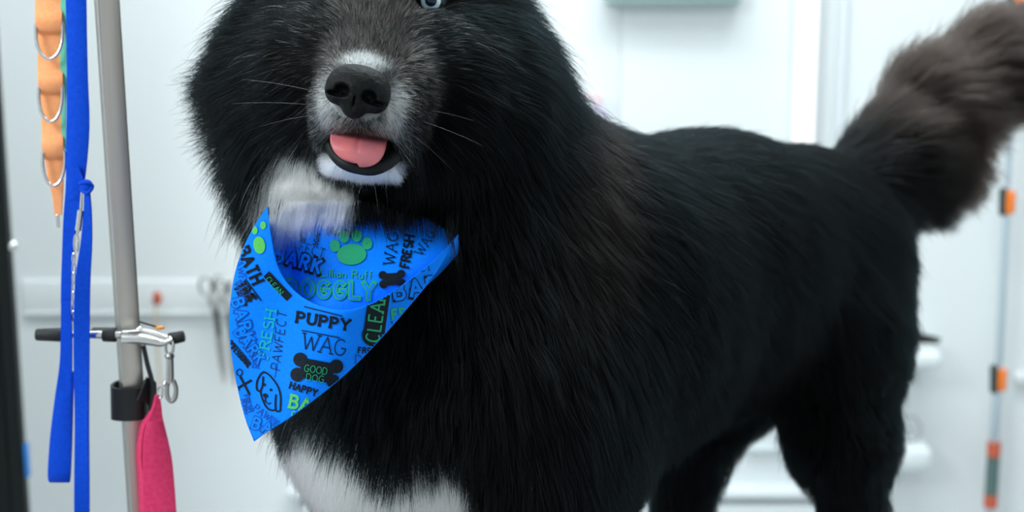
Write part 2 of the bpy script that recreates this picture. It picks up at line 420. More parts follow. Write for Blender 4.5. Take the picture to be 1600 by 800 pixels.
cp(P(850, 300, 1.27), (.35, -1, .3), .05, .35, .6, .06)
cp(P(800, 200, 1.25), (.5, -.9, .3), .06, .45, .6, .05)
# back and flank
cp(P(950, 210, 1.40), (.9, -.25, .5), .032, .18, .5, .07)
cp(P(1100, 220, 1.50), (.9, -.2, .5), .026, .14, .45, .07)
cp(P(1250, 230, 1.60), (.85, -.25, .6), .024, .14, .4, .06)
cp(P(960, 400, 1.32), (.55, -.8, .35), .038, .22, .55, .07)
cp(P(1000, 560, 1.36), (.35, -.95, .3), .036, .22, .5, .07)
cp(P(1120, 380, 1.44), (.6, -.75, .4), .034, .18, .5, .07)
cp(P(1120, 560, 1.46), (.35, -.95, .3), .034, .25, .5, .06)
cp(P(1050, 680, 1.45), (.3, -1, .2), .032, .3, .5, .05)
cp(P(1250, 340, 1.53), (.55, -.8, .4), .030, .18, .45, .06)
cp(P(1180, 590, 1.55), (.3, -.9, .2), .024, .25, .45, .04)
cp(P(1320, 460, 1.50), (.35, -.95, .3), .030, .2, .45, .06)
cp(P(1400, 420, 1.60), (.3, -1, .2), .032, .33, .6, .05)
cp(P(1320, 620, 1.50), (.2, -1, .1), .028, .33, .6, .05)
cp(P(1330, 780, 1.54), (.1, -1, .1), .018, .25, .4, .05)
cp(P(1070, 720, 1.68), (.15, -1, .1), .022, .25, .4, .05)
cp(P(1360, 950, 1.58), (0, -1, 0), .008, .25, .3, .08)
cp(P(1070, 950, 1.72), (0, -1, 0), .008, .25, .3, .08)
cp(P(850, 1000, 1.3), (0, -1, 0), .012, .25, .3, .1)
cp(P(610, 1000, 1.3), (0, -1, 0), .012, .25, .3, .1)
# tail plume
cp(P(1345, 240, 1.67), (.6, .65, .1), .036, .30, .5, .035)
cp(P(1385, 170, 1.67), (.75, .62, .1), .050, .36, .7, .035)
cp(P(1450, 110, 1.70), (.85, .50, .1), .056, .36, .7, .04)
cp(P(1540, 60, 1.73), (.92, .42, .1), .058, .36, .7, .04)
cp(P(1640, 30, 1.76), (1, .35, .1), .060, .33, .7, .04)
cp(P(1400, 230, 1.66), (.90, .20, .1), .056, .33, .7, .035)
cp(P(1470, 170, 1.67), (.92, .20, .1), .060, .30, .8, .04)
cp(P(1550, 110, 1.70), (.95, .20, .1), .060, .30, .8, .04)
cp(P(1400, 330, 1.69), (.60, -.80, .1), .042, .50, .7, .03)
cp(P(1460, 290, 1.71), (.70, -.70, .1), .052, .45, .7, .035)
cp(P(1510, 215, 1.72), (.88, -.42, .1), .058, .40, .8, .04)
cp(P(1580, 155, 1.75), (.97, -.2, .1), .058, .35, .8, .04)
CX = np.array([c[0] for c in CTRL]); CFl = np.array([c[1] for c in CTRL]); CPr = np.array([[c[2], c[3], c[4]] for c in CTRL]); CR = np.array([c[5] for c in CTRL])
def field(p):
    out_f = np.empty_like(p); out_p = np.empty((len(p), 3))
    for i in range(0, len(p), 20000):
        q = p[i:i+20000]; d2 = ((q[:, None]-CX[None])**2).sum(2)/CR[None]**2
        wgt = (d2+.02)**(-(2.0+1.6*blob(loc_head(q), (.3, -8, 3), (8, 9, 8), None, .3)))[:, None]; wgt /= wgt.sum(1, keepdims=True)
        out_f[i:i+20000] = wgt@CFl; out_p[i:i+20000] = wgt@CPr
    return out_f/(np.linalg.norm(out_f, axis=1, keepdims=True)+1e-9), out_p

dog = thing('dog', 'fluffy black dog with white chest, blue eye and open mouth, standing on the table', 'dog', (.12, 1.4, TABLE_Z))
me = bpy.data.meshes.new('body'); me.from_pydata(V.tolist(), [], Q.tolist()); me.update()
wt, gr = coat(V)
hv = loc_head(V)
inmouth = blob(hv, (.5, -11.1, 4.6), (2.35, 1.15, 3.2), None, .15)
colv = np.ones((len(V), 4)); base = np.array([.0015, .002, .0023]); 
colv[:, :3] = base+wt[:, None]*(np.array([.62, .66, .68])-base)*.9+((1-wt)*gr)[:, None]*np.array([.05, .045, .042])
colv[:, :3] = colv[:, :3]*(1-inmouth[:, None])+inmouth[:, None]*np.array([.012, .012, .014])
at = me.color_attributes.new('coat', 'FLOAT_COLOR', 'POINT'); at.data.foreach_set('color', colv.ravel().astype(np.float32))
M_skin = mat('coat_under', (.01, .01, .01), .75); nt = M_skin.node_tree; an = nt.nodes.new('ShaderNodeAttribute'); an.attribute_name = 'coat'
nt.links.new(an.outputs['Color'], nt.nodes['Principled BSDF'].inputs['Base Color'])
M_skin.node_tree.nodes['Principled BSDF'].inputs['Specular IOR Level'].default_value = .2
body = link('body', me, M_skin, dog)

# ---- hair
M_fur = bpy.data.materials.new('fur'); M_fur.use_nodes = True; nt = M_fur.node_tree
for n_ in list(nt.nodes):
    if n_.type == 'BSDF_PRINCIPLED': nt.nodes.remove(n_)
hb_ = nt.nodes.new('ShaderNodeBsdfHairPrincipled'); hb_.parametrization = 'COLOR'
hb_.inputs['Roughness'].default_value = .38; hb_.inputs['Radial Roughness'].default_value = .6; hb_.inputs['IOR'].default_value = 1.2; hb_.inputs['Random Roughness'].default_value = .2
an = nt.nodes.new('ShaderNodeAttribute'); an.attribute_name = 'coat'; nt.links.new(an.outputs['Color'], hb_.inputs['Color'])
nt.links.new(hb_.outputs[0], nt.nodes['Material Output'].inputs['Surface'])

tri = np.vstack([Q[:, [0, 1, 2]], Q[:, [0, 2, 3]]])
A, B, C2 = V[tri[:, 0]], V[tri[:, 1]], V[tri[:, 2]]
ar = np.linalg.norm(np.cross(B-A, C2-A), axis=1)*.5; cen = (A+B+C2)/3; tn = NV[tri].mean(1)
hc = loc_head(cen)
def density(c, h, n):
    """hairs per square metre"""
    d = np.full(len(c), 6.5e5)
    face = blob(h, (.3, -6, 3), (7, 9, 8), None, .2); d = d+face*2.4e6+blob(c, P(482, 292, 1.17), (.04, .045, .08), CB, .2)*2.6e6
    view = (n*((CAM-c)/np.linalg.norm(CAM-c, axis=1, keepdims=True))).sum(1)
    d = d*np.where(view > -.25, 1, .3)
    px_, py_, _ = proj(c)
    d = d*np.where((c[:, 2] < .98), .35, 1)
    return d
FURQ = globals().get('FURQ', 1.0)
den = density(cen, hc, tn)*ar; NH = int(den.sum()*FURQ)
ti = RNG.choice(len(tri), NH, p=den/den.sum())
a_, b_ = RNG.random(NH), RNG.random(NH); s_ = a_+b_ > 1; a_[s_] = 1-a_[s_]; b_[s_] = 1-b_[s_]
root = A[ti]+a_[:, None]*(B-A)[ti]+b_[:, None]*(C2-A)[ti]
nr = NV[tri[ti, 0]]*(1-a_-b_)[:, None]+NV[tri[ti, 1]]*a_[:, None]+NV[tri[ti, 2]]*b_[:, None]; nr /= np.linalg.norm(nr, axis=1, keepdims=True)+1e-9
hr = loc_head(root)
keep = blob(hr, (.5, -11.25, 4.9), (2.5, 1.42, 2.9), None, .02) < .5          # no hair in the mouth
keep &= blob(hr, (.12, -7.8, 8.4), (2.0, 1.7, 1.5), None, .02) < .5         # nor on the nose
for sg in (-1, 1): keep &= np.hypot((hr[:, 0]-sg*EL[0])/1.15, (hr[:, 1]-EL[1])/.95)+(hr[:, 2] < -4) > 1
root, nr, hr = root[keep], nr[keep], hr[keep]; NH = len(root)
fl, pr = field(root)
wav = np.stack([np.sin(root[:, 0]*60+root[:, 2]*43+1)+np.sin(root[:, 2]*140+root[:, 1]*90), np.sin(root[:, 1]*70+root[:, 0]*55+2)+np.sin(root[:, 0]*150-root[:, 2]*75), np.sin(root[:, 2]*66+root[:, 0]*35)+np.sin(root[:, 1]*130+root[:, 0]*60)], 1)
lenf = np.clip(pr[:, 0]/.04, .15, 1.2)
fl = fl+wav*.10*lenf[:, None]+RNG.normal(0, .10, (NH, 3))
tang = fl-nr*(fl*nr).sum(1, keepdims=True)*.85; tang /= np.linalg.norm(tang, axis=1, keepdims=True)+1e-9
L = pr[:, 0]*RNG.uniform(.65, 1.12, NH)
stray = RNG.random(NH) < .04; L = np.where(stray, L*1.25, L)
lift = np.clip(pr[:, 1]*RNG.uniform(.6, 1.5, NH)*np.where(stray, 1.4, 1), 0, .8)
K = 6; SEG = K-1
pts = np.empty((NH, K, 3)); pts[:, 0] = root-nr*.0008
d0 = nr*lift[:, None]*1.6+tang*(1-lift[:, None]); d0 /= np.linalg.norm(d0, axis=1, keepdims=True)
d1 = nr*lift[:, None]*.45+tang+np.array([0, 0, -1])*.25*lenf[:, None]+RNG.normal(0, .12, (NH, 3)); d1 /= np.linalg.norm(d1, axis=1, keepdims=True)
for i in range(1, K):
    t = (i-.5)/SEG; d = d0*(1-t)+d1*t; d /= np.linalg.norm(d, axis=1, keepdims=True)
    pts[:, i] = pts[:, i-1]+d*(L/SEG)[:, None]
# clumps
ng = NH//22; gi = RNG.choice(NH, ng, replace=False); kd = kdtree.KDTree(ng)
for k_, g_ in enumerate(gi): kd.insert(root[g_], k_)
kd.balance()
near = np.array([kd.find(r_)[1] for r_ in root]); G = gi[near]
dist = np.linalg.norm(root-root[G], axis=1)
cl = pr[:, 2]*RNG.uniform(.5, 1.1, NH)*(dist < .012)*(np.abs(pr[:, 0]-pr[G, 0]) < .35*pr[:, 0])
for i in range(1, K):
    t = (i/SEG)**1.3; k_ = (cl*t)[:, None]*.85
    pts[:, i] = pts[:, i]*(1-k_)+(pts[G, i]+(root-root[G])*.12)*k_
for sg in (-1, 1):       # nor over the eyes
    q_ = loc_head(pts.reshape(-1, 3)).reshape(NH, K, 3); bad = ((np.hypot((q_[..., 0]-sg*EL[0])/.92, (q_[..., 1]-EL[1])/.80) < 1) & (q_[..., 2] > -2)).any(1)
    pts, root, nr, hr, L, lenf, pr = pts[~bad], root[~bad], nr[~bad], hr[~bad], L[~bad], lenf[~bad], pr[~bad]; NH = len(root)
# hair must not cross the scarf
if 'scarf_hides' in globals():
    bad = scarf_hides(pts, root); pts, root, nr, hr, L, lenf, pr = pts[~bad], root[~bad], nr[~bad], hr[~bad], L[~bad], lenf[~bad], pr[~bad]; NH = len(root)
wt, gr = coat(root)
rnd = RNG.random(NH); iswhite = rnd < wt*1.05; isgrey = (~iswhite) & (RNG.random(NH) < gr)
colh = np.ones((NH, 4)); v_ = RNG.uniform(.5, 1.4, NH)[:, None]
brown = blob(root, P(1500, 150, 1.72), (.12, .09, .15), CB, .4)[:, None]*.9+blob(root, P(890, 330, 1.32), (.03, .07, .12), CB, .5)[:, None]*.28
colh[:, :3] = np.array([.0009, .0017, .0021])*v_+brown*np.array([.020, .013, .0105])*v_*(.5+RNG.random((NH, 1))*1.2)
g_ = RNG.uniform(.3, 1.3, NH)[:, None]; colh[isgrey, :3] = (np.array([.072, .062, .056])*g_)[isgrey]
w_ = RNG.uniform(.8, 1.05, NH)[:, None]; colh[iswhite, :3] = (np.array([.90, .93, .94])*w_)[iswhite]
def hair_object(name, pts, rad, col, m_, parent):
    hcv = bpy.data.hair_curves.new(name); n, k = pts.shape[:2]; hcv.add_curves([k]*n)
    hcv.attributes['position'].data.foreach_set('vector', pts.reshape(-1).astype(np.float32))
    ra = hcv.attributes.get('radius') or hcv.attributes.new('radius', 'FLOAT', 'POINT'); ra.data.foreach_set('value', rad.reshape(-1).astype(np.float32))
    ca = hcv.attributes.new('coat', 'FLOAT_COLOR', 'CURVE'); ca.data.foreach_set('color', col.reshape(-1).astype(np.float32))
    hcv.materials.append(m_); o = bpy.data.objects.new(name, hcv); COL.objects.link(o)
    if parent is not None: o.parent = parent; o.matrix_parent_inverse = Matrix.Translation(-Vector(parent.location))
    return o
rb = .00006+.00011*np.clip(lenf, .1, 1); prof = np.array([1, 1, .95, .8, .55, .12])
fur = hair_object('fur', pts, rb[:, None]*prof[None], colh, M_fur, dog); fur['kind'] = 'stuff'
print('hairs', NH, 'verts', len(V))
# whiskers
wp = []
for c_, fl_, L_ in [((3.0, -8.8, 5.5), (1, -.15, -.1), 5.5), ((3.2, -8.2, 5), (1, .05, -.2), 4.5), ((2.8, -9.4, 5.5), (.9, -.5, 0), 4.5), ((-2.6, -8.0, 5.5), (-1, .15, -.1), 5.5), ((-2.8, -8.8, 5), (-1, 0, -.2), 6), ((-2.4, -9.4, 5.5), (-1, -.2, 0), 4),
                    ((.2, -13.2, 4.5), (-.1, -1, 0), 1.8), ((1.4, -13.1, 4.5), (.35, -1, 0), 2.0), ((2.0, -12.8, 4.2), (.4, -1, .1), 1.6), ((-.8, -12.8, 4.2), (-.5, -1, 0), 1.8), ((.8, -13.2, 4.5), (-.25, -1, 0), 2.2)]:
    fl_ = np.array(fl_, float); fl_ /= np.linalg.norm(fl_); q = [np.array(c_)+fl_*L_*t+np.array((0, -1, 0))*.5*t*t for t in np.linspace(0, 1, 6)]
    wp.append([H(*x) for x in q])
wp = np.array(wp); hair_object('whiskers', wp, np.tile(np.array([.00008, .00008, .00007, .00006, .00005, .00003]), (len(wp), 1)), np.tile(np.array([.05, .05, .05, 1]), (len(wp), 1)), M_fur, dog)

# ---- nose
g = Field(H(.1, -7.8, 8.5)-.035, H(.1, -7.8, 8.5)+.035, .0007)
nr_ = math.radians(-7); RZ = np.array([[math.cos(nr_), -math.sin(nr_), 0], [math.sin(nr_), math.cos(nr_), 0], [0, 0, 1]])
def G(c, r, k=.3, op='u'):
    cc = RZ@np.array(c); g.ell(H(.12+cc[0], -7.75+cc[1], 8.6+cc[2]), np.array(r)*.01, HM@RZ, k*.01, op)
G((0, .48, -.35), (1.98, 1.16, 1.15)); G((0, .0, .0), (1.75, 1.15, 1.1), .5); G((0, -.9, -.2), (.9, 1.0, .85), .5)
for sg in (-1, 1):
    G((sg*1.28, -.25, -.15), (.85, 1.0, .95), .4)
    G((sg*.90, -.34, .9), (.50, .42, .85), .2, 's'); G((sg*1.42, -.62, .5), (.50, .16, .6), .15, 's')
G((0, -1.0, .75), (.07, .9, .25), .1, 's')
nv, nn, nq = g.mesh()
M_nose = noise_mat('nose_leather', (.0015, .0025, .003), (.004, .005, .0055), 300, .5, 0, .9, Specular_IOR_Level=.16)
me = bpy.data.meshes.new('nose'); me.from_pydata(nv.tolist(), [], nq.tolist()); me.update(); link('nose', me, M_nose, dog)

# ---- tongue, lips, palate
tp = cr([(.20, -9.9, 1.5, 1.8), (.24, -10.2, 4.0, 1.82), (.28, -10.6, 5.3, 1.84), (.34, -11.1, 6.15, 1.80), (.40, -11.5, 6.45, 1.66), (.44, -11.85, 6.5, 1.38), (.46, -12.08, 6.48, 1.0), (.47, -12.2, 6.42, .55), (.47, -12.235, 6.40, .18)], 6)
vs = []; fs = []; W = 25
for i, (r, u, ff, hw) in enumerate(tp):
    for k in range(W):
        x = -1+2*k/(W-1); gro = -.09*math.exp(-(x/.05)**2)*max(0, 1-(i/(len(tp)*.62))**3); edge = -.55*abs(x)**2.6
        vs.append(H(r+x*hw, u+gro*.45+edge*.12-.10-x*.12, ff+.75+gro*.8+edge*.30))
for i in range(len(tp)-1):
    for k in range(W-1): fs.append((i*W+k, i*W+k+1, (i+1)*W+k+1, (i+1)*W+k))
M_tongue = noise_mat('tongue', (.36, .115, .15), (.60, .15, .16), 45, .42, 0, .4, Subsurface_Weight=.2); M_tongue.node_tree.nodes['Principled BSDF'].inputs['Subsurface Radius'].default_value = (.01, .003, .002)
to = from_data('tongue', vs, fs, M_tongue, dog); sm = to.modifiers.new('thick', 'SOLIDIFY'); sm.thickness = .0012; sm.offset = -1
m = MB(); lp = cr([(-2.05, -10.2, 3.8, .20), (-1.85, -10.9, 5.0, .26), (-1.35, -11.75, 5.6, .30), (-.5, -12.32, 6.05, .36), (.5, -12.50, 6.12, .38), (1.5, -12.42, 6.05, .40), (2.3, -11.85, 5.4, .42), (2.75, -11.1, 4.7, .42), (2.85, -10.4, 3.4, .3)], 6)
m.tube([H(*x[:3]) for x in lp-np.array([0, .10, .48, 0])], [x[3]*.0118 for x in lp], 12); m.build('lower_lip', mat('lip_skin', (.004, .006, .007), .55, Specular_IOR_Level=.25), dog)
m = MB(); m.ell(H(.5, -11.2, 2.6), (.021, .009, .030), HM); m.build('mouth_lining', mat('mouth_lining', (.05, .018, .02), .4), dog)

# ---- eyes
def iris_mat():
    m_ = mat('eye_surface', (.6, .6, .6), .08); nt = m_.node_tree; tc = nt.nodes.new('ShaderNodeTexCoord'); sp = nt.nodes.new('ShaderNodeVectorMath'); sp.operation = 'LENGTH'
    mp = nt.nodes.new('ShaderNodeMapping'); mp.inputs['Scale'].default_value = (1, 1, 0)
    r = nt.nodes.new('ShaderNodeValToRGB'); els = r.color_ramp.elements; els[0].position = 0; els[0].color = (.002, .002, .003, 1); els[1].position = .26; els[1].color = (.002, .010, .03, 1)
    for p_, c_ in ((.34, (.005, .05, .13, 1)), (.385, (.65, .82, .95, 1)), (.54, (.80, .97, 1, 1)), (.585, (.50, .72, .74, 1)), (.62, (.008, .025, .035, 1))):
        e = els.new(p_); e.color = c_
    nt.links.new(tc.outputs['Object'], mp.inputs[0]); nt.links.new(mp.outputs[0], sp.inputs[0])
    ml = nt.nodes.new('ShaderNodeMath'); ml.operation = 'MULTIPLY'; ml.inputs[1].default_value = 1/.0115
    nt.links.new(sp.outputs['Value'], ml.inputs[0]); nt.links.new(ml.outputs[0], r.inputs[0]); nt.links.new(r.outputs[0], nt.nodes['Principled BSDF'].inputs['Base Color']); return m_
M_eye = iris_mat()
for sg in (-1, 1):
    m = MB(); m.ell((0, 0, 0), (.0112, .0112, .0112), nu=32, nv=24); m.ell((0, 0, .0038), (.0080, .0080, .0080), nu=32, nv=24)
    e = m.build('eye', M_eye); ec = H(sg*EL[0], EL[1], EL[2]-1.15); zz = CAM-ec; zz /= np.linalg.norm(zz); xx = np.cross(AU, zz); xx /= np.linalg.norm(xx)
    e.parent = dog; e.matrix_parent_inverse = Matrix.Translation(-Vector(dog.location))
    e.matrix_basis = Matrix.Translation(Vector(ec)) @ Matrix(np.stack([xx, np.cross(zz, xx), zz], 1).tolist()).to_4x4(); e['label'] = 'ice blue eye'
    m = MB(); q = [H(sg*EL[0]+.98*math.cos(t), EL[1]+.80*math.sin(t)+.08*math.cos(t)*sg, EL[2]-.42-.30*abs(math.cos(t))) for t in np.linspace(0, 2*math.pi, 24, endpoint=False)]
    m.tube(q, .0015, 8, closed=True); m.build('eyelid', M_black, dog)

# ================================================================ THE SCARF
M_cloth = noise_mat('blue_cloth', (.0, .20, .96), (.0, .225, 1.0), 500, .65, 0, .25); M_cloth.node_tree.nodes['Principled BSDF'].inputs['Specular IOR Level'].default_value = .12
M_ink = mat('black_print', (.001, .006, .014), .6); M_grn = mat('green_print', (.015, .34, .16), .6); M_lime = mat('lime_print', (.10, .52, .10), .6); M_dkb = mat('dark_blue_print', (.0, .075, .42), .6); M_teal = mat('teal_print', (0, .36, .50), .6)
for x_ in (M_ink, M_grn, M_lime, M_dkb, M_teal): x_.node_tree.nodes['Principled BSDF'].inputs['Specular IOR Level'].default_value = .2
scarf = thing('dog_bandana', 'blue printed triangular bandana tied around the black dog\'s neck', 'bandana', P(500, 500, 1.12))
def resamp(c, n):
    c = np.asarray(c, float); s_ = np.r_[0, np.cumsum(np.linalg.norm(np.diff(c, axis=0), axis=1))]; t = np.linspace(0, s_[-1], n)
    return np.stack([np.interp(t, s_, c[:, 0]), np.interp(t, s_, c[:, 1])], 1)
NU, NVV = 121, 46; rim = resamp(RIM, NU); kt = 50
brd = np.vstack([resamp(EDG, kt+1), resamp(EDG2, NU-kt)[1:]])
rows = []
sp_ = np.linspace(0, 1, NU); top = np.stack([424+286*sp_, 326+44*sp_-42*np.sin(np.pi*sp_)**.8], 1)
for v in np.linspace(1, 0, 24):                                  # inner layer, from under the ruff down behind the rim
    q = top*v+(rim+np.array([0, 30.*1.0]))*(1-v); q[:, 1] = np.where(v < .3, q[:, 1], q[:, 1]); rows.append(PA(q[:, 0], q[:, 1], np.maximum(DB(q[:, 0], q[:, 1]), DA(q[:, 0], q[:, 1])+.006)))
for v, o_ in ((.6, .006), (.25, .0045), (.05, .002)):             # turn of the rim
    q = rim+np.array([0, 14*v]); rows.append(PA(q[:, 0], q[:, 1]-.5, DA(q[:, 0], q[:, 1])+o_))
for v in np.linspace(0, 1, NVV)**1.0:
    q = rim*(1-v)+brd*v; rows.append(PA(q[:, 0], q[:, 1], DA(q[:, 0], q[:, 1])-.0004*(v > 0)))
R_ = len(rows); CV = np.vstack(rows)
fs = [(i*NU+k, i*NU+k+1, (i+1)*NU+k+1, (i+1)*NU+k) for i in range(R_-1) for k in range(NU-1)]
bk = CV+AF*.0008; nb_ = len(CV); CM = MB()
for i in range(24): bk[i*NU:(i+1)*NU] = CV[i*NU:(i+1)*NU]+AF*.0009
ring = list(range(NU))+[i*NU+NU-1 for i in range(1, R_)]+[(R_-1)*NU+k for k in range(NU-2, -1, -1)]+[i*NU for i in range(R_-2, 0, -1)]
CM.add(np.vstack([CV, bk]), fs+[tuple(nb_+v for v in f_[::-1]) for f_ in fs]+[(ring[i], ring[i-1], nb_+ring[i-1], nb_+ring[i]) for i in range(len(ring))])
m = MB(); rg = [P(592, 290, 1.255)+np.array([.080*math.cos(t), .085*math.sin(t), .018*math.sin(t)+.0*t]) for t in np.linspace(-.35, math.pi+.35, 30)]
m.ribbon(rg, [.03]*30, .003, side=(0, 0, 1)); m.build('neck_band', M_cloth, scarf)

def arc(cx, cy, rx, ry, a0, a1, n=12):
    return [(cx+rx*math.cos(math.radians(a)), cy+ry*math.sin(math.radians(a))) for a in np.linspace(a0, a1, n)]
GL = {
 'A': (.74, [[(0, 0), (.37, 1), (.74, 0)], [(.14, .36), (.6, .36)]]),
 'B': (.6, [[(0, 0), (0, 1)], [(0, 1), (.3, 1)]+arc(.3, .77, .24, .23, 90, -90)+[(0, .54)], [(.3, .54)]+arc(.32, .27, .28, .27, 90, -90)+[(0, 0)]]),
 'C': (.68, [arc(.38, .5, .36, .5, 50, 310, 20)]),
 'D': (.68, [[(0, 0), (0, 1), (.28, 1)]+arc(.28, .5, .38, .5, 90, -90, 18)+[(0, 0)]]),
 'E': (.56, [[(.54, 1), (0, 1), (0, 0), (.56, 0)], [(0, .52), (.42, .52)]]),
 'F': (.54, [[(.54, 1), (0, 1), (0, 0)], [(0, .5), (.42, .5)]]),
 'G': (.72, [arc(.38, .5, .36, .5, 50, 350, 22)+[(.72, .46), (.42, .46)]]),
 'H': (.66, [[(0, 0), (0, 1)], [(.66, 0), (.66, 1)], [(0, .52), (.66, .52)]]),
 'I': (.05, [[(.02, 0), (.02, 1)]]),
 'K': (.64, [[(0, 0), (0, 1)], [(.6, 1), (.02, .44)], [(.2, .6), (.64, 0)]]),
 'L': (.52, [[(0, 1), (0, 0), (.54, 0)]]),
 'M': (.82, [[(0, 0), (0, 1), (.41, .25), (.82, 1), (.82, 0)]]),
 'N': (.68, [[(0, 0), (0, 1), (.68, 0), (.68, 1)]]),
 'O': (.76, [arc(.38, .5, .38, .5, 0, 360, 26)]),
 'P': (.58, [[(0, 0), (0, 1)], [(0, 1), (.3, 1)]+arc(.3, .74, .27, .26, 90, -90)+[(0, .48)]]),
 'R': (.62, [[(0, 0), (0, 1)], [(0, 1), (.3, 1)]+arc(.3, .76, .25, .24, 90, -90)+[(0, .52)], [(.28, .52), (.62, 0)]]),
 'S': (.56, [arc(.28, .76, .25, .24, 40, 270, 12)+arc(.28, .26, .27, .26, 90, -150, 12)]),
 'T': (.66, [[(0, 1), (.66, 1)], [(.33, 1), (.33, 0)]]),
 'U': (.66, [[(0, 1), (0, .35)]+arc(.33, .34, .33, .34, 180, 360)+[(.66, 1)]]),
 'W': (1.0, [[(0, 1), (.26, 0), (.5, .85), (.74, 0), (1.0, 1)]]),
 'Y': (.68, [[(0, 1), (.34, .48), (.68, 1)], [(.34, .48), (.34, 0)]]),
 'a': (.42, [arc(.2, .28, .2, .28, 0, 360, 16), [(.4, .56), (.4, 0)]]), 'i': (.08, [[(.04, 0), (.04, .56)], [(.04, .78), (.04, .84)]]),
 'l': (.08, [[(.04, 0), (.04, 1)]]), 'n': (.40, [[(0, 0), (0, .56)], [(0, .4)]+arc(.2, .36, .2, .2, 180, 0, 8)+[(.4, 0)]]),
 'u': (.40, [[(0, .56), (0, .2)]+arc(.2, .2, .2, .2, 180, 360, 8)+[(.4, .56)]]), 'f': (.3, [[(.1, 0), (.1, .8)]+arc(.24, .8, .14, .2, 180, 60, 6), [(0, .54), (.28, .54)]]), ' ': (.3, [])}
PR_ = {}
def stroke(pts, wd, mt, lay, off, cap=False):
    b = PR_.setdefault(mt.name, (MB(), mt))[0]; D, pol = (DA, POLA) if lay == 'A' else (DB, POLB)
    pts = np.array(pts, float)
    L = np.linalg.norm(np.diff(pts, axis=0), axis=1); q = [pts[0]]
    for i in range(len(L)):
        n = max(1, int(L[i]/1.3))
        for k in range(1, n+1): q.append(pts[i]+(pts[i+1]-pts[i])*k/n)
    q = np.array(q); keep_ = [0]+[i for i in range(1, len(q)) if np.linalg.norm(q[i]-q[i-1]) > 1e-6]; q = q[keep_]
    if len(q) < 2: return
    closed = np.linalg.norm(q[0]-q[-1]) < .3
    t = np.gradient(q, axis=0)
    if closed: t[0] = t[-1] = q[1]-q[-2]
    t /= np.linalg.norm(t, axis=1, keepdims=True)+1e-9; nrm = np.stack([-t[:, 1], t[:, 0]], 1)
    nw = max(2, int(wd/5)+2); xs = np.linspace(-.5, .5, nw)*wd
    if cap: q[0] -= t[0]*wd*.5; q[-1] += t[-1]*wd*.5
    G_ = q[:, None]+nrm[:, None]*xs[None, :, None]; ins = inpoly(G_[..., 0], G_[..., 1], pol)
    W3 = PA(G_[..., 0], G_[..., 1], D(G_[..., 0], G_[..., 1])-off-.0009); fs = []
    for i in range(len(q)-1):
        for k in range(nw-1):
            if ins[i, k] and ins[i+1, k] and ins[i, k+1] and ins[i+1, k+1]: fs.append((i*nw+k, i*nw+k+1, (i+1)*nw+k+1, (i+1)*nw+k))
    if fs: b.add(W3.reshape(-1, 3), fs)
def disc(cx, cy, rx, ry, mt, lay, off=.0004, ang=0):
    a = math.radians(ang)
    for k in range(1, 6):
        r0 = (k-.5)/5; pts = [(cx+r0*(rx*math.cos(t)*math.cos(a)-ry*math.sin(t)*math.sin(a)), cy+r0*(rx*math.cos(t)*math.sin(a)+ry*math.sin(t)*math.cos(a))) for t in np.linspace(0, 2*math.pi, 26)]
        stroke(pts, max(rx, ry)/5*1.5, mt, lay, off+k*.00002)
def text(s_, x, y, ang, h, mt=None, wt_=.16, lay='A', serif=True, gap=.22, sx=1.0, shear=0, outline=False, off=.0004):
    mt = mt or M_ink; a = math.radians(ang); ca, sa = math.cos(a), math.sin(a); cx = 0
    def T(p): X = (cx+p[0])*h*sx+shear*p[1]*h; Y = p[1]*h; return (x+X*ca+Y*sa, y+X*sa-Y*ca)
    lines = []
    for c in s_:
        wd, st = GL[c]
        for pl in st:
            lines.append([T(p) for p in pl])
            if serif:
                for e, nb in ((pl[0], pl[1]), (pl[-1], pl[-2])):
                    if (abs(e[1]) < .02 or abs(e[1]-1) < .02) and abs(e[1]-nb[1]) > .15 and not (c in 'EFDL' and e[1] > .5):
                        if c in 'A' and e[1] > .5: continue
                        lines.append([T((e[0]-.14, e[1])), T((e[0]+.14, e[1]))])
            if serif and c in 'MN': lines.append([T((-.12, 1)), T((.06, 1))])
        cx += wd+gap
    for l in lines: stroke(l, wt_*h, mt, lay, off, cap=outline)
    if outline:
        for l in lines: stroke(l, wt_*h-2*outline, M_cloth, lay, off+.0003, cap=False)
def bone(cx, cy, L, Hh, ang, lay='A'):
    a = math.radians(ang); ux = np.array([math.cos(a), math.sin(a)]); uy = np.array([-math.sin(a), math.cos(a)]); c = np.array([cx, cy])
    stroke([c-ux*L*.36, c+ux*L*.36], Hh*.78, M_ink, lay, .0003)
    for sx_ in (-1, 1):
        for sy_ in (-1, 1): q = c+ux*L*.40*sx_+uy*Hh*.30*sy_; disc(q[0], q[1], Hh*.26, Hh*.26, M_ink, lay, .0004)
def paw(cx, cy, r, ang, mt, lay):
    a = math.radians(ang)
    def R2(x, y): return cx+x*math.cos(a)-y*math.sin(a), cy+x*math.sin(a)+y*math.cos(a)
    x, y = R2(0, r*.25); disc(x, y, r*1.0, r*.66, mt, lay, ang=ang)
    for tx, ty in ((-1.15, -.45), (-.45, -1.05), (.45, -1.05), (1.15, -.45)): x, y = R2(tx*r, ty*r); disc(x, y, r*.33, r*.42, mt, lay, ang=ang)
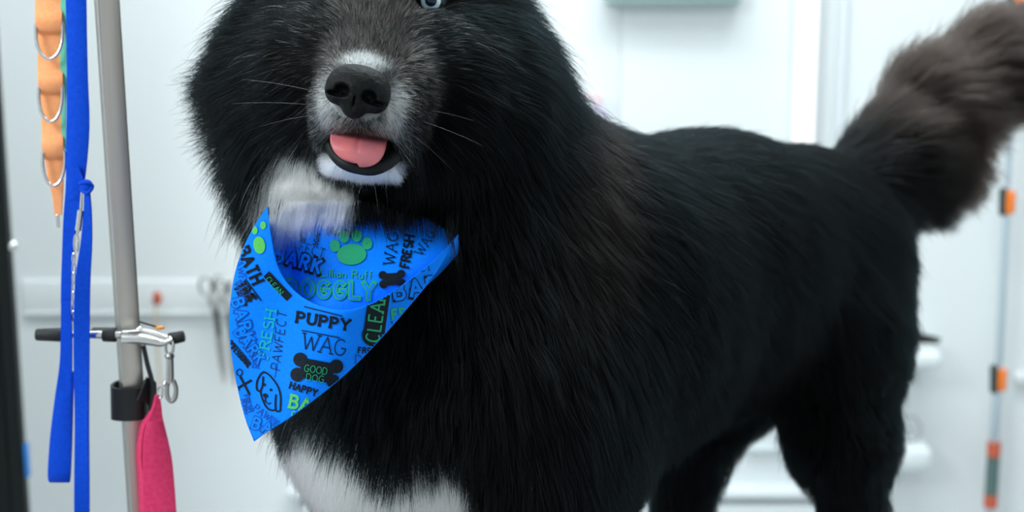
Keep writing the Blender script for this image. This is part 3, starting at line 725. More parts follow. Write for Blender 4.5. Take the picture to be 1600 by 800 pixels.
# outer flap
stroke([(475, 479), (535, 494)], 1.6, M_ink, 'A', .0004); text('PUPPY', 463, 503, 9, 15.5, wt_=.26, sx=1.18, gap=.36)
stroke([(471, 516), (531, 528)], 1.6, M_ink, 'A', .0004); text('WAG', 471, 545, 10, 25, wt_=.07, sx=.98, serif=True, gap=.16)
bone(495, 579, 72, 40, 11); text('GOOD', 475, 580, 9, 10.5, M_grn, .10, off=.0009, sx=.95); text('DOG', 478, 594, 9, 10.5, M_grn, .10, off=.0009, sx=1.0)
text('HAPPY', 452, 606, 17, 9.5, wt_=.26, gap=.34); text('BARK', 452, 636, 12, 19, M_lime, .22, gap=.3); text('CLEAN', 455, 650, 12, 8, M_lime, .2)
text('PAWFECT', 437, 579, -83, 14.5, wt_=.08, serif=False, sx=1.04, shear=.16)
text('FRESH', 418, 560, -80, 15, M_teal, .20, sx=1.3); text('PUP', 404, 575, -82, 10, M_dkb, .12)
stroke([(584, 524), (596, 440)], 33, M_ink, 'A', .0003); disc(583, 524, 16.4, 16.4, M_ink, 'A', .0004); text('CLEAN', 592, 535, -82, 21, M_grn, .13, sx=.86, gap=.28, off=.0009)
text('BATH', 372, 392, 66, 17, wt_=.24, sx=.95, gap=.3); stroke([(383, 436), (408, 470)], 1.8, M_ink, 'A', .0004); text('TIME', 366, 448, 58, 19, wt_=.26, sx=.62, gap=.3)
text('PAWFECT', 366, 400, 78, 11, M_dkb, .10); text('BARK', 362, 470, 74, 18, M_dkb, .34, outline=1.4, serif=False, gap=.4); text('BARK', 366, 520, 54, 16, M_dkb, .34, outline=1.3, serif=False, gap=.4)
text('WAG', 364, 442, 70, 12, M_dkb, .1); text('PROFESSIONAL', 352, 534, 49, 8.5, wt_=.27, sx=.62, gap=.3)
# scissors
stroke([(375, 588), (390, 617)], 3.4, M_ink, 'A', .0004); stroke([(372, 606), (393, 594)], 3.4, M_ink, 'A', .0004)
for c_ in ((374, 582), (369, 608)): stroke([(c_[0]+4.5*math.cos(t), c_[1]+5*math.sin(t)) for t in np.linspace(0, 6.283, 16)], 1.6, M_ink, 'A', .0004)
# puppy's face
def crv(p, w_=2.6, mt=M_ink): stroke(cr(p, 6), w_, mt, 'A', .0005)
crv([(407, 612), (401, 608), (402, 594), (410, 582), (418, 584), (426, 592), (434, 604), (438, 618), (438, 634), (437, 642), (431, 641), (430, 628), (431, 616)])
crv([(411, 588), (410, 602), (407, 612), (410, 624), (416, 636), (424, 641), (431, 640)])
disc(413, 601, 1.8, 2.2, M_ink, 'A'); disc(423, 609, 1.8, 2.2, M_ink, 'A'); disc(414.5, 618, 4, 3, M_ink, 'A', ang=30)
crv([(414, 620), (414, 626), (410, 625)], 1.8); crv([(414, 626), (419, 631), (423, 629)], 1.8)
text('PAWFECT', 395, 640, 38, 10.5, M_dkb, .12); text('BARK', 393, 668, 20, 17, M_dkb, .34, outline=1.3, serif=False, gap=.4); text('FRESH', 381, 618, 74, 7, M_dkb, .24)
text('WAG', 412, 672, -24, 9, M_dkb, .1); text('PUPPY', 376, 625, 80, 6, M_dkb, .2)
text('PAWFECT', 606, 433, -9, 12, wt_=.09, sx=.95); text('BARK', 618, 468, -9, 25, M_ink, .34, sx=.98, outline=1.5, serif=False, gap=.42)
text('FRESH', 614, 498, -6, 14, M_grn, .3, gap=.35); text('WAG', 613, 512, -5, 9, wt_=.13); text('FRESH', 560, 551, 4, 8, wt_=.24, gap=.34); text('DOG', 556, 568, 0, 13, M_dkb, .16)
text('BATH', 648, 440, -88, 8, M_dkb, .2)
disc(405, 383, 8, 13, M_lime, 'A', ang=-8); disc(398, 360, 4, 6, M_lime, 'A'); disc(411, 352, 4, 6, M_lime, 'A')
stroke([(416, 428), (452, 466)], 12, M_ink, 'A', .0003); text('CLEAN', 415, 437, 48, 8, M_grn, .13, off=.0009)
stroke([(433, 566), (429, 590)], 1.2, M_dkb, 'A', .0004)
# inner layer
text('TIME', 427, 363, 13, 21, lay='B', wt_=.26, sx=.86, gap=.26); text('SOAP', 496, 384, -80, 7, lay='B', wt_=.24)
text('PAWFECT', 430, 380, 17, 14, lay='B', wt_=.09, serif=False, sx=.92); text('BARK', 429, 407, 17, 22, M_ink, .36, lay='B', outline=1.5, serif=False, sx=.86, gap=.4)
paw(549, 392, 22, -4, M_grn, 'B'); text('Lillian Ruff', 501, 432, 3, 12, M_grn, .14, lay='B', serif=False, sx=1.1)
text('DOGGLY', 447, 462, 2, 24, M_grn, .34, lay='B', outline=2.2, serif=False, gap=.38, sx=.95)
text('WAG', 616, 414, -82, 17, lay='B', wt_=.09, sx=1.0); text('FRESH', 638, 418, -80, 13, lay='B', wt_=.24); bone(613, 436, 36, 24, -4, 'B')
text('PUPPY', 512, 366, 6, 10, lay='B', wt_=.24); text('WAG', 660, 400, -60, 14, lay='B', wt_=.09)
mats = [M_cloth]
for nm, (b_m, mt) in PR_.items():
    mi_ = 0 if mt is M_cloth else len(mats)
    if mi_: mats.append(mt)
    CM.add(b_m.v, b_m.f, mi_)
me = bpy.data.meshes.new('cloth'); me.from_pydata(CM.v, [], CM.f); me.update(); link('cloth', me, mats, scarf); me.polygons.foreach_set('material_index', CM.mi)

# ================================================================ THE TABLE AND ITS GROOMING POST
M_top = noise_mat('table_rubber', (.05, .055, .06), (.07, .075, .08), 200, .7, 0, .5)
tb = thing('grooming_table', 'black topped steel grooming table the dog stands on', 'table', (.15, 1.45, 0))
m = MB(); m.box((-.46, .92, TABLE_Z-.035), (.80, 1.98, TABLE_Z), .012); m.build('table_top', M_top, tb)
m = MB(); m.box((-.40, .98, TABLE_Z-.07), (.74, 1.92, TABLE_Z-.036), .004); m.build('frame', M_steel, tb)
for lx in (-.36, .70):
    for ly in (1.02, 1.88):
        m = MB(); m.box((lx-.018, ly-.018, 0.0), (lx+.018, ly+.018, TABLE_Z-.06), .004); m.build('leg', M_steel, tb)
PYY = 1.30; pc = PY(188, 400, PYY); HX = pc[0]
post = thing('grooming_post', 'upright square steel grooming post rising left of the dog', 'post', (HX, PYY, TABLE_Z))
a45 = math.radians(24); RP = np.array([[math.cos(a45), -math.sin(a45), 0], [math.sin(a45), math.cos(a45), 0], [0, 0, 1]])
def slanted(mb, za, zb, half):
    # the post leans very slightly away from upright, as in a loose clamp
    mb.box((-half, -half, za), (half, half, zb), .0016, rot=RP)
m = MB(); hw_ = .0086; _z0 = 1.42
bm_ = MB(); bm_.box((HX-hw_, PYY-hw_, TABLE_Z+.001), (HX+hw_, PYY+hw_, 1.93), .0014); c_ = np.array([HX, PYY, 0])
m.add([c_+RP@(np.array(v)-c_) for v in bm_.v], bm_.f); m.v = [(v[0]-.012*(v[2]-_z0), v[1], v[2]) for v in m.v]; m.build('upright', M_post, post)
m = MB(); m.box((HX-.26, PYY-.004, 1.912), (HX+.012, PYY+.004, 1.930), .002); m.build('top_arm', M_post, post)
m = MB(); m.box((HX-.03, PYY-.03, TABLE_Z+.001), (HX+.03, PYY+.03, TABLE_Z+.06), .006); m.build('table_clamp', M_steel, post)

# ---- straps hanging from the top arm
def Y_(px, py, Y): return PY(px, py, Y)
TZ = 1.937
def toploop(pts, Y):      # carry a strap straight up over the arm
    p = np.array(pts[0]); out = []
    z = p[2]
    return [np.array([p[0], Y, TZ+.0015]), np.array([p[0], Y, (TZ+z)/2])]+list(pts)
px_m = 1.3/2600
leash = thing('blue_leash', 'long royal blue webbing leash hanging in loops beside the steel post', 'leash', (HX-.03, PYY-.02, TZ))
q = cr([(118, -40, 31), (119, 0, 31), (120, 60, 31), (121, 120, 32), (122, 190, 35), (120, 245, 33), (117, 290, 28), (110, 345, 22), (106, 400, 18), (104, 440, 17), (103, 475, 16)], 6)
pts = [Y_(a, b, PYY-.026) for a, b, c in q]
m = MB(); m.ribbon([np.array([pts[0][0], PYY-.026, TZ]), np.array([pts[0][0], PYY-.026, 1.80])]+pts, [.0155, .0155]+[c*px_m for a, b, c in q], .0022); m.build('upper_strap', M_blue, leash)
q = cr([(136, 296, 9), (137, 330, 13), (135, 380, 18), (130, 430, 23), (128, 480, 25), (127.5, 560, 25), (128, 650, 24.5), (128, 740, 24.5), (128, 830, 24.5), (128, 900, 24)], 6)
m = MB(); m.ribbon([Y_(a, b, PYY-.036) for a, b, c in q], [c*px_m for a, b, c in q], .0022, twist=[.25*math.sin(b/60) for a, b, c in q]); m.build('front_strap', M_blue, leash)
q = cr([(103, 470, 15, 0), (104, 520, 18, 0), (103, 570, 20, 0), (99, 620, 26, 0), (95, 680, 33, 0), (93, 725, 36, 0), (92, 745, 35, .002), (93, 752, 33, .006), (96, 744, 30, .011), (101, 700, 24, .013), (106, 640, 17, .013), (110, 580, 12, .013)], 6)
m = MB(); m.ribbon([Y_(a, b, PYY-.030+e) for a, b, c, e in q], [c*px_m for a, b, c, e in q], .0022); m.build('handle_loop', M_blue, leash)
m = MB(); kc = Y_(135, 291, PYY-.034); m.ell(kc, (.0052, .005, .0055)); m.tube(cr([kc+np.array(v)*.0045 for v in ((-1, -.6, .6), (.2, -1.2, .9), (1.1, -.4, .1), (.3, -.9, -1), (-1, -.5, -.4))], 5), .0016, 8); m.build('knot', M_blue, leash)
m = MB(); q = cr([(118, 262, 12), (126, 280, 9), (133, 290, 7)], 6); m.ribbon([Y_(a, b, PYY-.030) for a, b, c in q], [c*px_m for a, b, c in q], .002); m.build('fold', M_blue, leash)
m = MB(); m.tube([Y_(128, 296, PYY-.033), Y_(126, 335, PYY-.033), Y_(121, 365, PYY-.033)], [.0009, .0013, .001], 8); m.tube([Y_(126, 328, PYY-.036), Y_(122, 360, PYY-.036)], .0024, 10)
lo_ = [Y_(119+3.5*math.cos(t), 380+14*math.sin(t), PYY-.033) for t in np.linspace(0, 2*math.pi, 18, endpoint=False)]; m.tube(lo_, .0008, 8, closed=True); m.build('snap_hook', M_chrome, leash)
for k in range(7):
    cyy = 404+k*15; lo_ = [Y_(115.5+2.2*math.cos(t), cyy+8.5*math.sin(t), PYY-.030+(.0012*math.sin(t) if k % 2 else 0)) for t in np.linspace(0, 2*math.pi, 14, endpoint=False)]
    m = MB(); m.tube(lo_, .0007, 6, closed=True); m.build('chain_link', M_chrome, leash)

gl = MB(); q = [(101, -40), (101, 0), (101, 50), (100, 92), (99.5, 160), (100, 240)]; pts = [Y_(a, b, PYY-.014) for a, b in q]
gl.ribbon([np.array([pts[0][0], PYY-.014, TZ]), np.array([pts[0][0], PYY-.014, 1.8])]+pts, [.006]*len(pts)+[.004, .003], .0012)
tag(gl.build('green_strap', M_green), 'thin pale green strap squeezed between the orange strap and the blue leash', 'strap')

ost = thing('ring_strap', 'orange webbing strap with three steel D rings hanging at the far left', 'strap', (HX-.07, PYY, TZ))
OY = PYY-.010
segs = [[(76, -60, 40, 0), (76, -20, 40, 0), (76, 10, 41, -.002), (76, 28, 41, -.008), (77, 45, 40, -.006), (78, 52, 38, .0)],
        [(78, 38, 36, 0), (78, 75, 37, 0), (78, 105, 38, -.002), (79, 124, 38, -.008), (79, 139, 37, -.006), (79, 147, 35, 0)],
        [(80, 130, 34, 0), (81, 175, 33, 0), (82, 205, 33, -.002), (82, 224, 33, -.008), (83, 240, 33, -.006), (83, 249, 31, 0)],
        [(84, 232, 30, 0), (87, 275, 25, 0), (90, 305, 17, 0), (91, 336, 11, 0)]]
for si, sg_ in enumerate(segs):
    q = cr(sg_, 6); pts = [Y_(a, b, OY+e-.002*si*0) for a, b, c, e in q]; wd = [c*px_m for a, b, c, e in q]
    if si == 0: pts = [np.array([pts[0][0], OY, TZ])]+pts; wd = [wd[0]]+wd
    m = MB(); m.ribbon(pts, wd, .0022); m.build('webbing', M_orange, ost)
for cx_, y0, y1, hw2 in ((77, 44, 92, 21), (79, 142, 190, 18.5), (84, 244, 290, 17.5)):
    pl = [(cx_-hw2+4, y0-10), (cx_-hw2, y0-4)]+[(cx_+hw2*math.cos(t), y0+8+(y1-y0-8)*math.sin(t)) for t in np.linspace(math.pi, 0, 16)]+[(cx_+hw2, y0-6), (cx_+hw2-4, y0-12)]
    m = MB(); m.tube([Y_(a, b, OY-.007-.004*max(0, (b-y0)/40)) for a, b in pl], .0014, 10); m.build('d_ring', M_chrome, ost)
m = MB(); m.box(Y_(87.5, 356, OY-.0015), Y_(94, 334, OY+.0015), .0005); m.build('strap_tip', M_chrome, ost)

# ---- the cross bar clamped to the post
BY = PYY-.018
def hcyl(mb, x0, x1, y, r0, r1=None, Y=BY, y2=None, n=16, caps=True):
    r1 = r1 if r1 is not None else r0; y2 = y if y2 is None else y2
    a = np.array(Y_(x0, y, Y)); b = np.array(Y_(x1, y2, Y)); d = (b-a)/np.linalg.norm(b-a); e = min(.0012, r0*.4)
    mb.tube([a, a+d*e*.3, a+d*e, b-d*e, b-d*e*.3, b], [r0-e, r0-e*.3, r0, r1, r1-e*.3, r1-e], n)
bar = thing('leash_hanger', 'chrome and black cross bar clamped on the steel post holding leashes', 'hanger', (HX, BY, Y_(188, 523, BY)[2]))
m = MB(); hcyl(m, 90, 190, 523, .0031, Y=PYY-.020); m.build('rod', M_chrome, bar)
m = MB(); hcyl(m, 56, 97, 523, .0048, .0056, Y=PYY-.020); m.build('end_grip', M_black, bar); 
m = MB(); hcyl(m, 160, 182, 524, .0050, .0054, Y=PYY-.019); m.box(Y_(140, 522, PYY-.006), Y_(182, 511, PYY+.004), .001); m.build('inner_grip', M_black, bar)
m = MB(); hcyl(m, 264, 288, 530, .0050, .0046, Y=PYY-.020, y2=525); m.build('hook_tip', M_black, bar)
m = MB(); q = cr([(191, 528, 8), (205, 529, 8.5), (222, 530, 8.5), (238, 533, 7.5), (252, 536, 6), (262, 533, 4.5), (270, 529, 4)], 6)
m.tube([Y_(a, b, PYY-.026+.000*c) for a, b, c in q], [c*px_m*1.0 for a, b, c in q], 16, flat=1.0); m.build('jaw', M_chrome, bar)
m = MB(); m.tube([Y_(a, b, PYY-.016) for a, b in cr([(192, 519), (205, 518), (222, 517), (240, 520), (256, 526), (266, 528)], 5)], .0017, 10); hcyl(m, 214, 221, 516, .0035, Y=PYY-.014); m.build('jaw_screw', M_chrome, bar)
m = MB(); m.tube([Y_(a, b, PYY-.010) for a, b in cr([(218, 503), (232, 507), (246, 511)], 4)], .0008, 8); m.build('lever', mat('dark_steel', (.05, .045, .04), .4, 1), bar)
m = MB(); m.ell(Y_(250, 512, PYY-.010), (.0040, .0022, .0016)); m.build('lever_tip', mat('amber_plastic', (.75, .28, .03), .4), bar)

hook = thing('swivel_hook', 'small steel swivel snap hook dangling from the right end of the cross bar', 'hook', Y_(266, 530, PYY-.026))
m = MB(); m.tube([Y_(265+6*math.cos(t), 541+14*math.sin(t), PYY-.026) for t in np.linspace(0, 2*math.pi, 20, endpoint=False)], .0012, 8, closed=True); m.build('swivel_eye', M_chrome, hook)
m = MB(); m.ell(Y_(265, 556, PYY-.026), (.0040, .004, .0028)); m.tube([Y_(266, 553, PYY-.026), Y_(267, 575, PYY-.026), Y_(267, 597, PYY-.026)], [.0028, .0024, .0026], 12); m.build('shank', M_steel, hook)
m = MB(); m.tube([Y_(a, b, PYY-.026) for a, b in cr([(264, 592), (261, 606), (262, 620), (268, 627), (274, 620), (275, 606), (271, 594)], 6)], .0019, 10); m.build('hook_bend', M_steel, hook)
m = MB(); m.tube([Y_(262, 560, PYY-.027), Y_(261, 596, PYY-.027)], .0012, 8); m.ell(Y_(258, 600, PYY-.027), (.0022, .002, .0022)); m.build('gate', M_chrome, hook)

# ---- hook and loop wrap round the post, cord, pink strap
wrap = thing('hook_and_loop_wrap', 'black fabric wrap strapped round the steel post below the cross bar', 'strap', (HX, PYY, Y_(200, 620, PYY)[2]))
def ring(mb, px_, yt, yb, rx, ry, th, n=28):
    ct = Y_(px_, yt, PYY); cb = Y_(px_, yb, PYY); vs = []; fs = []
    prof_ = [(0, 0), (1, 0), (1, .06), (1, .94), (1, 1), (0, 1)]
    for k in range(n):
        t = 2*math.pi*k/n; sq = 1/max(abs(math.cos(t)), abs(math.sin(t)))**.45
        for o_, v in prof_:
            c0 = np.array(ct)*(1-v)+np.array(cb)*v; rr = (o_*th)
            vs.append(c0+np.array([math.cos(t)*(rx*sq*(1+.03*(1-v))+rr), math.sin(t)*(ry*sq+rr), 0]))
    K_ = len(prof_)
    for k in range(n):
        for j in range(K_): fs.append((k*K_+j, k*K_+(j+1) % K_, ((k+1) % n)*K_+(j+1) % K_, ((k+1) % n)*K_+j))
    mb.add(vs, fs)
m = MB(); ring(m, 203, 600, 650, .0128, .0118, .0022); m.build('band', M_blk_shiny if 0 else M_black, wrap)
m = MB(); q = [(196, 599), (215, 599), (233, 600)]; m.ribbon([Y_(222, 607, PYY-.0155), Y_(235, 612, PYY-.010), Y_(240, 625, PYY-.004)], [.020, .019, .016], .002, side=(0, 0, 1)); m.build('loose_end', M_black, wrap)
m = MB(); m.tube([Y_(a, b, PYY-.012+.00*a) for a, b in cr([(224, 540), (230, 568), (238, 600), (236, 630), (236, 662)], 6)], .0030, 8, flat=.6)
tag(m.build('black_cord', M_black), 'short black cord running down from the chrome jaw to the wrap', 'cord')
pk = thing('pink_strap', 'crimson pink webbing loop hanging beside the post from the wrap', 'strap', Y_(245, 620, PYY-.02))
q = cr([(246, 617, 6), (246, 635, 13), (243, 655, 24), (243, 685, 38), (246, 720, 46), (248, 760, 50), (250, 810, 53), (252, 880, 54)], 6)
m = MB(); m.ribbon([Y_(a, b, PYY-.024-.006*math.sin((b-617)/200)) for a, b, c in q], [c*px_m for a, b, c in q], .0022, twist=[.5-.002*(b-617) for a, b, c in q]); m.build('front_strap', M_pink, pk)
q = cr([(245, 618, 5), (236, 645, 9), (223, 670, 14), (218, 710, 18), (222, 760, 22), (226, 820, 26), (236, 880, 30)], 6)
m = MB(); m.ribbon([Y_(a, b, PYY-.014) for a, b, c in q], [c*px_m for a, b, c in q], .0022, twist=[-.9 for _ in q]); m.build('back_strap', M_pink, pk)
m = MB(); m.tube([Y_(250+4*math.cos(t), 613+9*math.sin(t), PYY-.024) for t in np.linspace(0, 2*math.pi, 16, endpoint=False)], .0009, 8, closed=True); m.build('ring', M_chrome, pk)

# ================================================================ BACKGROUND
FYW = WY-.001
M_rail = M_wall
# tall dark cabinet at the left edge
cbx = Y_(20, 400, 2.35)[0]
cab = thing('partition_screen', 'tall black partition panel cut off by the left edge of the photo', 'partition', (cbx-.3, 2.35, 0))
m = MB(); m.box((cbx-.60, 2.335, .03), (cbx-.022, 2.350, 2.05), .002); m.build('panel', mat('black_laminate', (.004, .007, .007), .5, Specular_IOR_Level=.2), cab)
for fx in (cbx-.62, cbx-.020):
    m = MB(); m.box((fx, 2.330, .02), (fx+.020, 2.355, 2.07), .003); m.build('frame_post', mat('black_frame', (.004, .007, .007), .5, Specular_IOR_Level=.2), cab)
    m = MB(); m.box((fx-.0, 2.22, 0), (fx+.020, 2.46, .02), .004); m.build('foot', M_black, cab)
kb = Y_(21, 385, 2.31); m = MB(); m.tube([kb+np.array([0, .02, 0]), kb], .004, 8); m.ell(kb, (.007, .007, .009)); m.build('knob', M_chrome, cab)
m = MB(); m.box((cbx+.0005, 2.336, Y_(30, 742, 2.35)[2]), (cbx+.006, 2.348, Y_(30, 690, 2.35)[2]), .001); m.build('edge_tab', mat('blue_tab', (.02, .20, .60), .5), cab)
# tool rail on the wall, left
RZt = Y_(200, 437, WY)[2]; RZb = Y_(200, 488, WY)[2]; rx0 = Y_(36, 460, WY)[0]; rx1 = Y_(720, 460, WY)[0]
rail = thing('tool_rail', 'white horizontal tool rail mounted on the wall left of the dog', 'rail', ((rx0+rx1)/2, WY-.02, RZb))
m = MB(); m.box((rx0, WY-.006, RZb), (rx1, FYW, RZt), .002); m.build('board', M_rail, rail)
m = MB(); m.box((rx0, WY-.010, RZb-.003), (rx1, WY-.0065, RZb+.003), .001); m.build('lip', M_rail, rail)
for px_ in (110, 245, 330, 352, 460, 560):
    b_ = Y_(px_, 462, WY-.02); m = MB(); m.tube([b_+np.array([0, .008, 0]), b_+np.array([0, -.030, 0]), b_+np.array([0, -.034, .008])], .0022, 8); m.build('peg', M_chrome, rail)
# brush with a red orange head hanging on a tan cord
TY = WY-.045
br = thing('orange_tool', 'small orange and maroon headed tool on a tan handle hanging on the rail', 'tool', Y_(245, 470, TY))
m = MB(); m.ell(Y_(245, 466, TY), (.0095, .007, .0125)); m.build('head', noise_mat('orange_head', (.72, .14, .03), (.30, .03, .05), 60, .5), br)
m = MB(); m.tube([Y_(a, b, TY) for a, b in cr([(244, 478), (243.5, 500), (245, 530), (248, 570), (250, 612)], 5)], .0026, 8); m.build('handle', mat('tan_cord', (.62, .48, .33), .7), br)
# two pairs of shears
def shears(px_, y0, label, sc_=1.0, ang=.04):
    t_ = thing('shears', label, 'scissors', Y_(px_, y0+40, TY), 'shears hanging on the tool rail')
    o_ = Y_(px_, y0, TY); ca_, sa_ = math.cos(ang), math.sin(ang)
    def L_(x, z, y=0): return o_+np.array([(x*ca_-z*sa_), y, (x*sa_+z*ca_)])*sc_
    for s_, yy in ((-1, -.002), (1, .002)):
        m = MB(); m.tube([L_(s_*.012+.011*math.cos(t), -.012+.016*math.sin(t), yy) for t in np.linspace(0, 2*math.pi, 20, endpoint=False)], .0030, 8, closed=True); m.build('finger_ring', M_steel, t_)
        m = MB(); m.ribbon([L_(s_*.009, -.026, yy), L_(s_*.004, -.055, yy), L_(-s_*.001, -.08, yy), L_(-s_*.003, -.12, yy), L_(-s_*.003, -.165, yy), L_(-s_*.001, -.195, yy)], [.006, .007, .009, .008, .006, .002], .002); m.build('blade', M_steel, t_)
    m = MB(); m.tube([L_(0, -.083, -.006), L_(0, -.083, .006)], .0038, 12); m.build('pivot', M_black, t_)
    m = MB(); m.ribbon([L_(.002, -.060, -.0045), L_(.002, -.105, -.0045)], [.008, .006], .002); m.build('sheath', M_black, t_)
shears(331, 436, 'grey steel shears on the rail, nearer the post', 1.0, .08)
shears(357, 440, 'grey steel shears on the rail, half behind the scarf', 1.0, .02)
# wall panelling, teal bottomed cabinet, LED tube
def wbox(name, x0, y0, x1, y1, dep, mt, bev=.002, parent=None, Yb=WY):
    a = Y_(x0, y0, Yb-dep); b = Y_(x1, y1, Yb-dep); m = MB()
    m.box((min(a[0], b[0]), Yb-dep, min(a[2], b[2])), (max(a[0], b[0]), Yb-.0005, max(a[2], b[2])), bev); return m.build(name, mt, parent)
pz = [(-.02, 967), (967, 1300)]
x_a, x_b, x_c = Y_(880, 200, WY)[0], Y_(968, 200, WY)[0], Y_(1302, 200, WY)[0]
for i, (a, b) in enumerate(((x_a, x_b-.0003), (x_b+.0003, x_c-.002))):
    m = MB(); m.box((a, WY-.006, .02), (b, FYW, 2.6), .002); o = m.build('wall_panel', M_panel); o.name = 'trim_%d' % (i+1); struct(o)
uc = thing('wall_unit', 'grey teal wall unit whose underside shows at the top edge', 'cabinet', Y_(1050, 0, WY-.1))
x0_, x1_ = Y_(945, 0, WY-.06)[0], Y_(1160, 0, WY-.06)[0]; z0_ = Y_(1050, 8, WY-.06)[2]
m = MB(); m.box((x0_, WY-.06, z0_), (x1_, WY-.0065, z0_+.5), .008); m.build('body', mat('teal_grey', (.36, .50, .50), .5), uc)
m = MB(); m.box((x0_+.01, WY-.070, z0_+.02), (x1_-.01, WY-.0605, z0_+.49), .004); m.build('door', mat('teal_grey_door', (.30, .44, .44), .45), uc)
led = thing('led_tube', 'bright white vertical light tube on the wall above the dog\'s back', 'lamp', Y_(1260, 200, WY-.05))
M_led = bpy.data.materials.new('led_light'); M_led.use_nodes = True; nt = M_led.node_tree; nt.nodes.remove(nt.nodes['Principled BSDF']); em = nt.nodes.new('ShaderNodeEmission'); em.inputs[0].default_value = (.97, 1, 1, 1); em.inputs[1].default_value = 1.35; nt.links.new(em.outputs[0], nt.nodes['Material Output'].inputs[0])
lx_ = Y_(1262, 100, WY-.05)[0]; m = MB(); m.box((lx_-.0175, WY-.050, .55), (lx_+.0175, WY-.030, 1.9), .006); m.build('diffuser', M_led, led)
m = MB(); m.box((lx_-.021, WY-.030, .53), (lx_+.021, WY-.0065, 1.92), .002); m.build('housing', M_white, led)
# bottle blurred beside the dog's shoulder, on a small ledge
sh = thing('wall_ledge', 'small white ledge on the wall behind the dog\'s shoulder', 'shelf', Y_(920, 200, WY-.05))
lz = Y_(920, 205, WY-.06)[2]; m = MB(); m.box((Y_(860, 200, WY)[0], WY-.11, lz-.015), (Y_(955, 200, WY)[0], WY-.0065, lz), .003); m.build('board', M_white, sh)
m = MB(); m.box((Y_(925, 200, WY)[0], WY-.07, lz-.07), (Y_(930, 200, WY)[0], WY-.0125, lz-.0155), .002); m.build('bracket', M_white, sh)
bt = thing('spray_bottle', 'pale lilac spray bottle with a pink cap beside the dog\'s ruff', 'bottle', (Y_(925, 200, WY-.06)[0], WY-.06, lz))
bx = Y_(934, 200, WY-.06)[0]
def lathe(mb, c, prof_, n=20):
    vs = []; fs = []
    for r, z in prof_:
        for k in range(n): t = 2*math.pi*k/n; vs.append((c[0]+r*math.cos(t), c[1]+r*math.sin(t), c[2]+z))
    for j in range(len(prof_)-1):
        for k in range(n): fs.append((j*n+k, j*n+(k+1) % n, (j+1)*n+(k+1) % n, (j+1)*n+k))
    fs += [tuple(range(n))[::-1], tuple((len(prof_)-1)*n+k for k in range(n))]; mb.add(vs, fs)
m = MB(); lathe(m, (bx, WY-.06, lz), [(.015, 0), (.018, .004), (.018, .030), (.014, .040), (.007, .046)]); m.build('body', mat('lilac_plastic', (.66, .62, .80), .3), bt)
m = MB(); lathe(m, (bx, WY-.06, lz), [(.0085, .0465), (.0085, .062), (.005, .066)]); m.box((bx-.020, WY-.066, lz+.056), (bx+.006, WY-.054, lz+.068), .002); m.build('spray_head', mat('pink_plastic', (.82, .64, .68), .3), bt)
# low white unit behind the table: two worktops seen between the hind legs
def slab(label, px0, px1, ytop, dep, thick, nm, rnd=.012, Yb=WY):
    a = Y_(px0, ytop, Yb-dep); b = Y_(px1, ytop, Yb-dep); m = MB(); m.box((a[0], Yb-dep, a[2]-thick), (b[0], Yb-.0005, a[2]), rnd)
    t_ = thing(nm, label, 'shelf', (a[0]/2+b[0]/2, Yb-dep/2, a[2]-thick)); m.build('board', mat('pale_grey_plastic', (.58, .64, .66), .5) if 'box' in nm else M_panel, t_); return t_, a, b
lowu = thing('low_counter', 'long low white counter with a rounded edge between the dog\'s legs', 'counter', (.2, WY-.2, 0))
zc = Y_(1180, 766, WY-.04)[2]; xa, xb = Y_(440, 780, WY-.1)[0], Y_(1446, 700, WY-.3)[0]
m = MB(); m.box((xa, WY-.04, zc-.020), (xb, FYW, zc), .006); m.build('worktop', M_panel, lowu)
m = MB(); m.box((xa+.03, WY-.032, .08), (xb-.03, FYW, zc-.031), .003); m.build('carcass', M_panel, lowu)
m = MB(); m.box((xa+.05, WY-.028, 0), (xb-.05, FYW, .079), .003); m.build('plinth', M_rail, lowu)
b1, a1, _ = slab('small white wall box behind the gap between the dog\'s hind legs', 1168, 1330, 700, .02, .012, 'wall_box', .003)
s1, a_, b_ = slab('upper white shelf with dark scissors on it behind the dog\'s rump', 1330, 1474, 552, .13, .030, 'upper_wall_shelf', .010)
s2, c_2, d_2 = slab('lower white shelf with a wire ring on it behind the dog\'s thigh', 1320, 1462, 700, .10, .05, 'lower_wall_shelf', .018)
# scissors on the upper shelf
szz = a_[2]
sc_t = thing('dark_scissors', 'dark grooming scissors lying on the upper shelf behind the rump', 'scissors', (Y_(1440, 545, WY-.09)[0], WY-.09, szz))
xq = Y_(1468, 545, WY-.09)[0]
for s_ in (-1, 1):
    m = MB(); m.ribbon([np.array([xq-.12, WY-.09+s_*.008, szz+.012]), np.array([xq-.05, WY-.09, szz+.018+s_*.004]), np.array([xq, WY-.09-s_*.003, szz+.012+s_*.004])], [.012, .013, .004], .005, side=(0, 0, 1)); m.build('blade', mat('dark_blade', (.02, .022, .022), .35, .4), sc_t)
    m = MB(); m.tube([np.array([xq-.142+.020*math.cos(t), WY-.09+s_*.018, szz+.017+.0135*math.sin(t)]) for t in np.linspace(0, 2*math.pi, 18, endpoint=False)], .003, 8, closed=True); m.build('finger_ring', M_steel, sc_t)
m = MB(); hp = [(-.03, .020), (-.04, .034), (-.058, .036), (-.07, .022)]; m.tube(cr([np.array([xq+a, WY-.09, szz+b]) for a, b in hp], 5), .0022, 8); m.build('finger_rest', M_steel, sc_t)
# wire ring leaning on the lower shelf
rz_ = c_2[2]; xr = Y_(1418, 690, WY-.05)[0]
m = MB(); m.tube([np.array([xr+.021*math.cos(t), WY-.06+.010*math.sin(t), rz_+.0225+.021*math.sin(t)]) for t in np.linspace(0, 2*math.pi, 28, endpoint=False)], .0016, 8, closed=True)
tag(m.build('wire_ring', M_steel), 'thin grey wire ring standing on the lower shelf behind the thigh', 'ring')
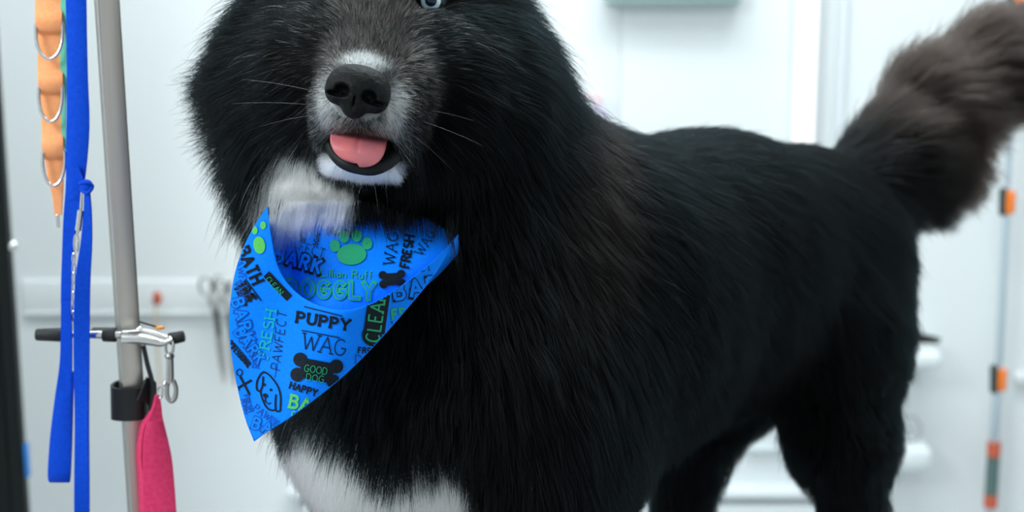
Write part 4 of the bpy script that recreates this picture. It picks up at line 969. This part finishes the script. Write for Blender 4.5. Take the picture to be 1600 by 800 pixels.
# telescopic pole on the right
TYP = WY-.05
pole = thing('telescopic_pole', 'thin grey telescopic pole with orange clamps standing against the wall at right', 'pole', (Y_(1545, 800, TYP)[0], TYP, 0))
def pp(y): return 1579-.0455*(y-180) if y < 560 else 1561.7-.062*(y-560)
M_pg = mat('pole_grey', (.52, .60, .66), .4, .3)
def pseg(y0, y1, r, nm, mt):
    m = MB(); a = Y_(pp(y0), y0, TYP); b = Y_(pp(y1), y1, TYP); m.tube([a, a+(b-a)*.02, b-(b-a)*.02, b], [r*.8, r, r, r*.8], 14); return m.build(nm, mt, pole)
pseg(-300, 296, .0062, 'upper_tube', M_pg); pseg(296, 572, .0075, 'middle_tube', M_pg); pseg(572, 692, .0090, 'lower_tube', M_pg)
M_oc = mat('orange_plastic', (.95, .22, .02), .4); M_gp = mat('grip_grey_green', (.10, .17, .16), .6); M_rr = mat('grip_red', (.62, .12, .06), .5)
for yc, r in ((12, .0085), (315, .0085), (592, .0095)):
    a = Y_(pp(yc)-5, yc-21, TYP); b = Y_(pp(yc)-5, yc+21, TYP); m = MB(); m.tube([a, a+(b-a)*.05, b-(b-a)*.05, b], [r*.8, r, r, r*.8], 14); cl2 = m.build('clamp', mat('clamp_dark', (.03, .05, .05), .5), pole)
    m = MB(); c_ = Y_(pp(yc)+6, yc+1, TYP-.008); m.box(c_-np.array([.0075, .008, .021]), c_+np.array([.0075, .008, .021]), .005); lv = m.build('lever', M_oc); lv.parent = cl2; lv.matrix_parent_inverse = Matrix.Identity(4)
pseg(690, 712, .0125, 'grip_ring', M_rr); pseg(712, 773, .0118, 'grip', M_gp); pseg(773, 792, .0125, 'grip_ring', M_rr)
b0 = Y_(pp(792), 792, TYP); m = MB(); m.tube([b0, np.array([b0[0]-.02, TYP, .0])], .0085, 14); m.build('foot_tube', M_pg, pole)
# faint vertical corner bead right of the light
x_d = Y_(1312, 200, WY)[0]
m = MB(); m.box((x_d-.004, WY-.010, .02), (x_d+.004, FYW, 2.6), .001); o = m.build('trim_3', mat('pale_blue_bead', (.80, .85, .90), .5)); struct(o)
# small white hook at the right edge
m = MB(); hk = Y_(1598, 592, WY-.02); m.box(hk-np.array([.012, .0, .010]), hk+np.array([.02, .0195, .010]), .005); tag(m.build('wall_hook', M_white), 'small white hook on the wall at the right edge of the photo', 'hook')
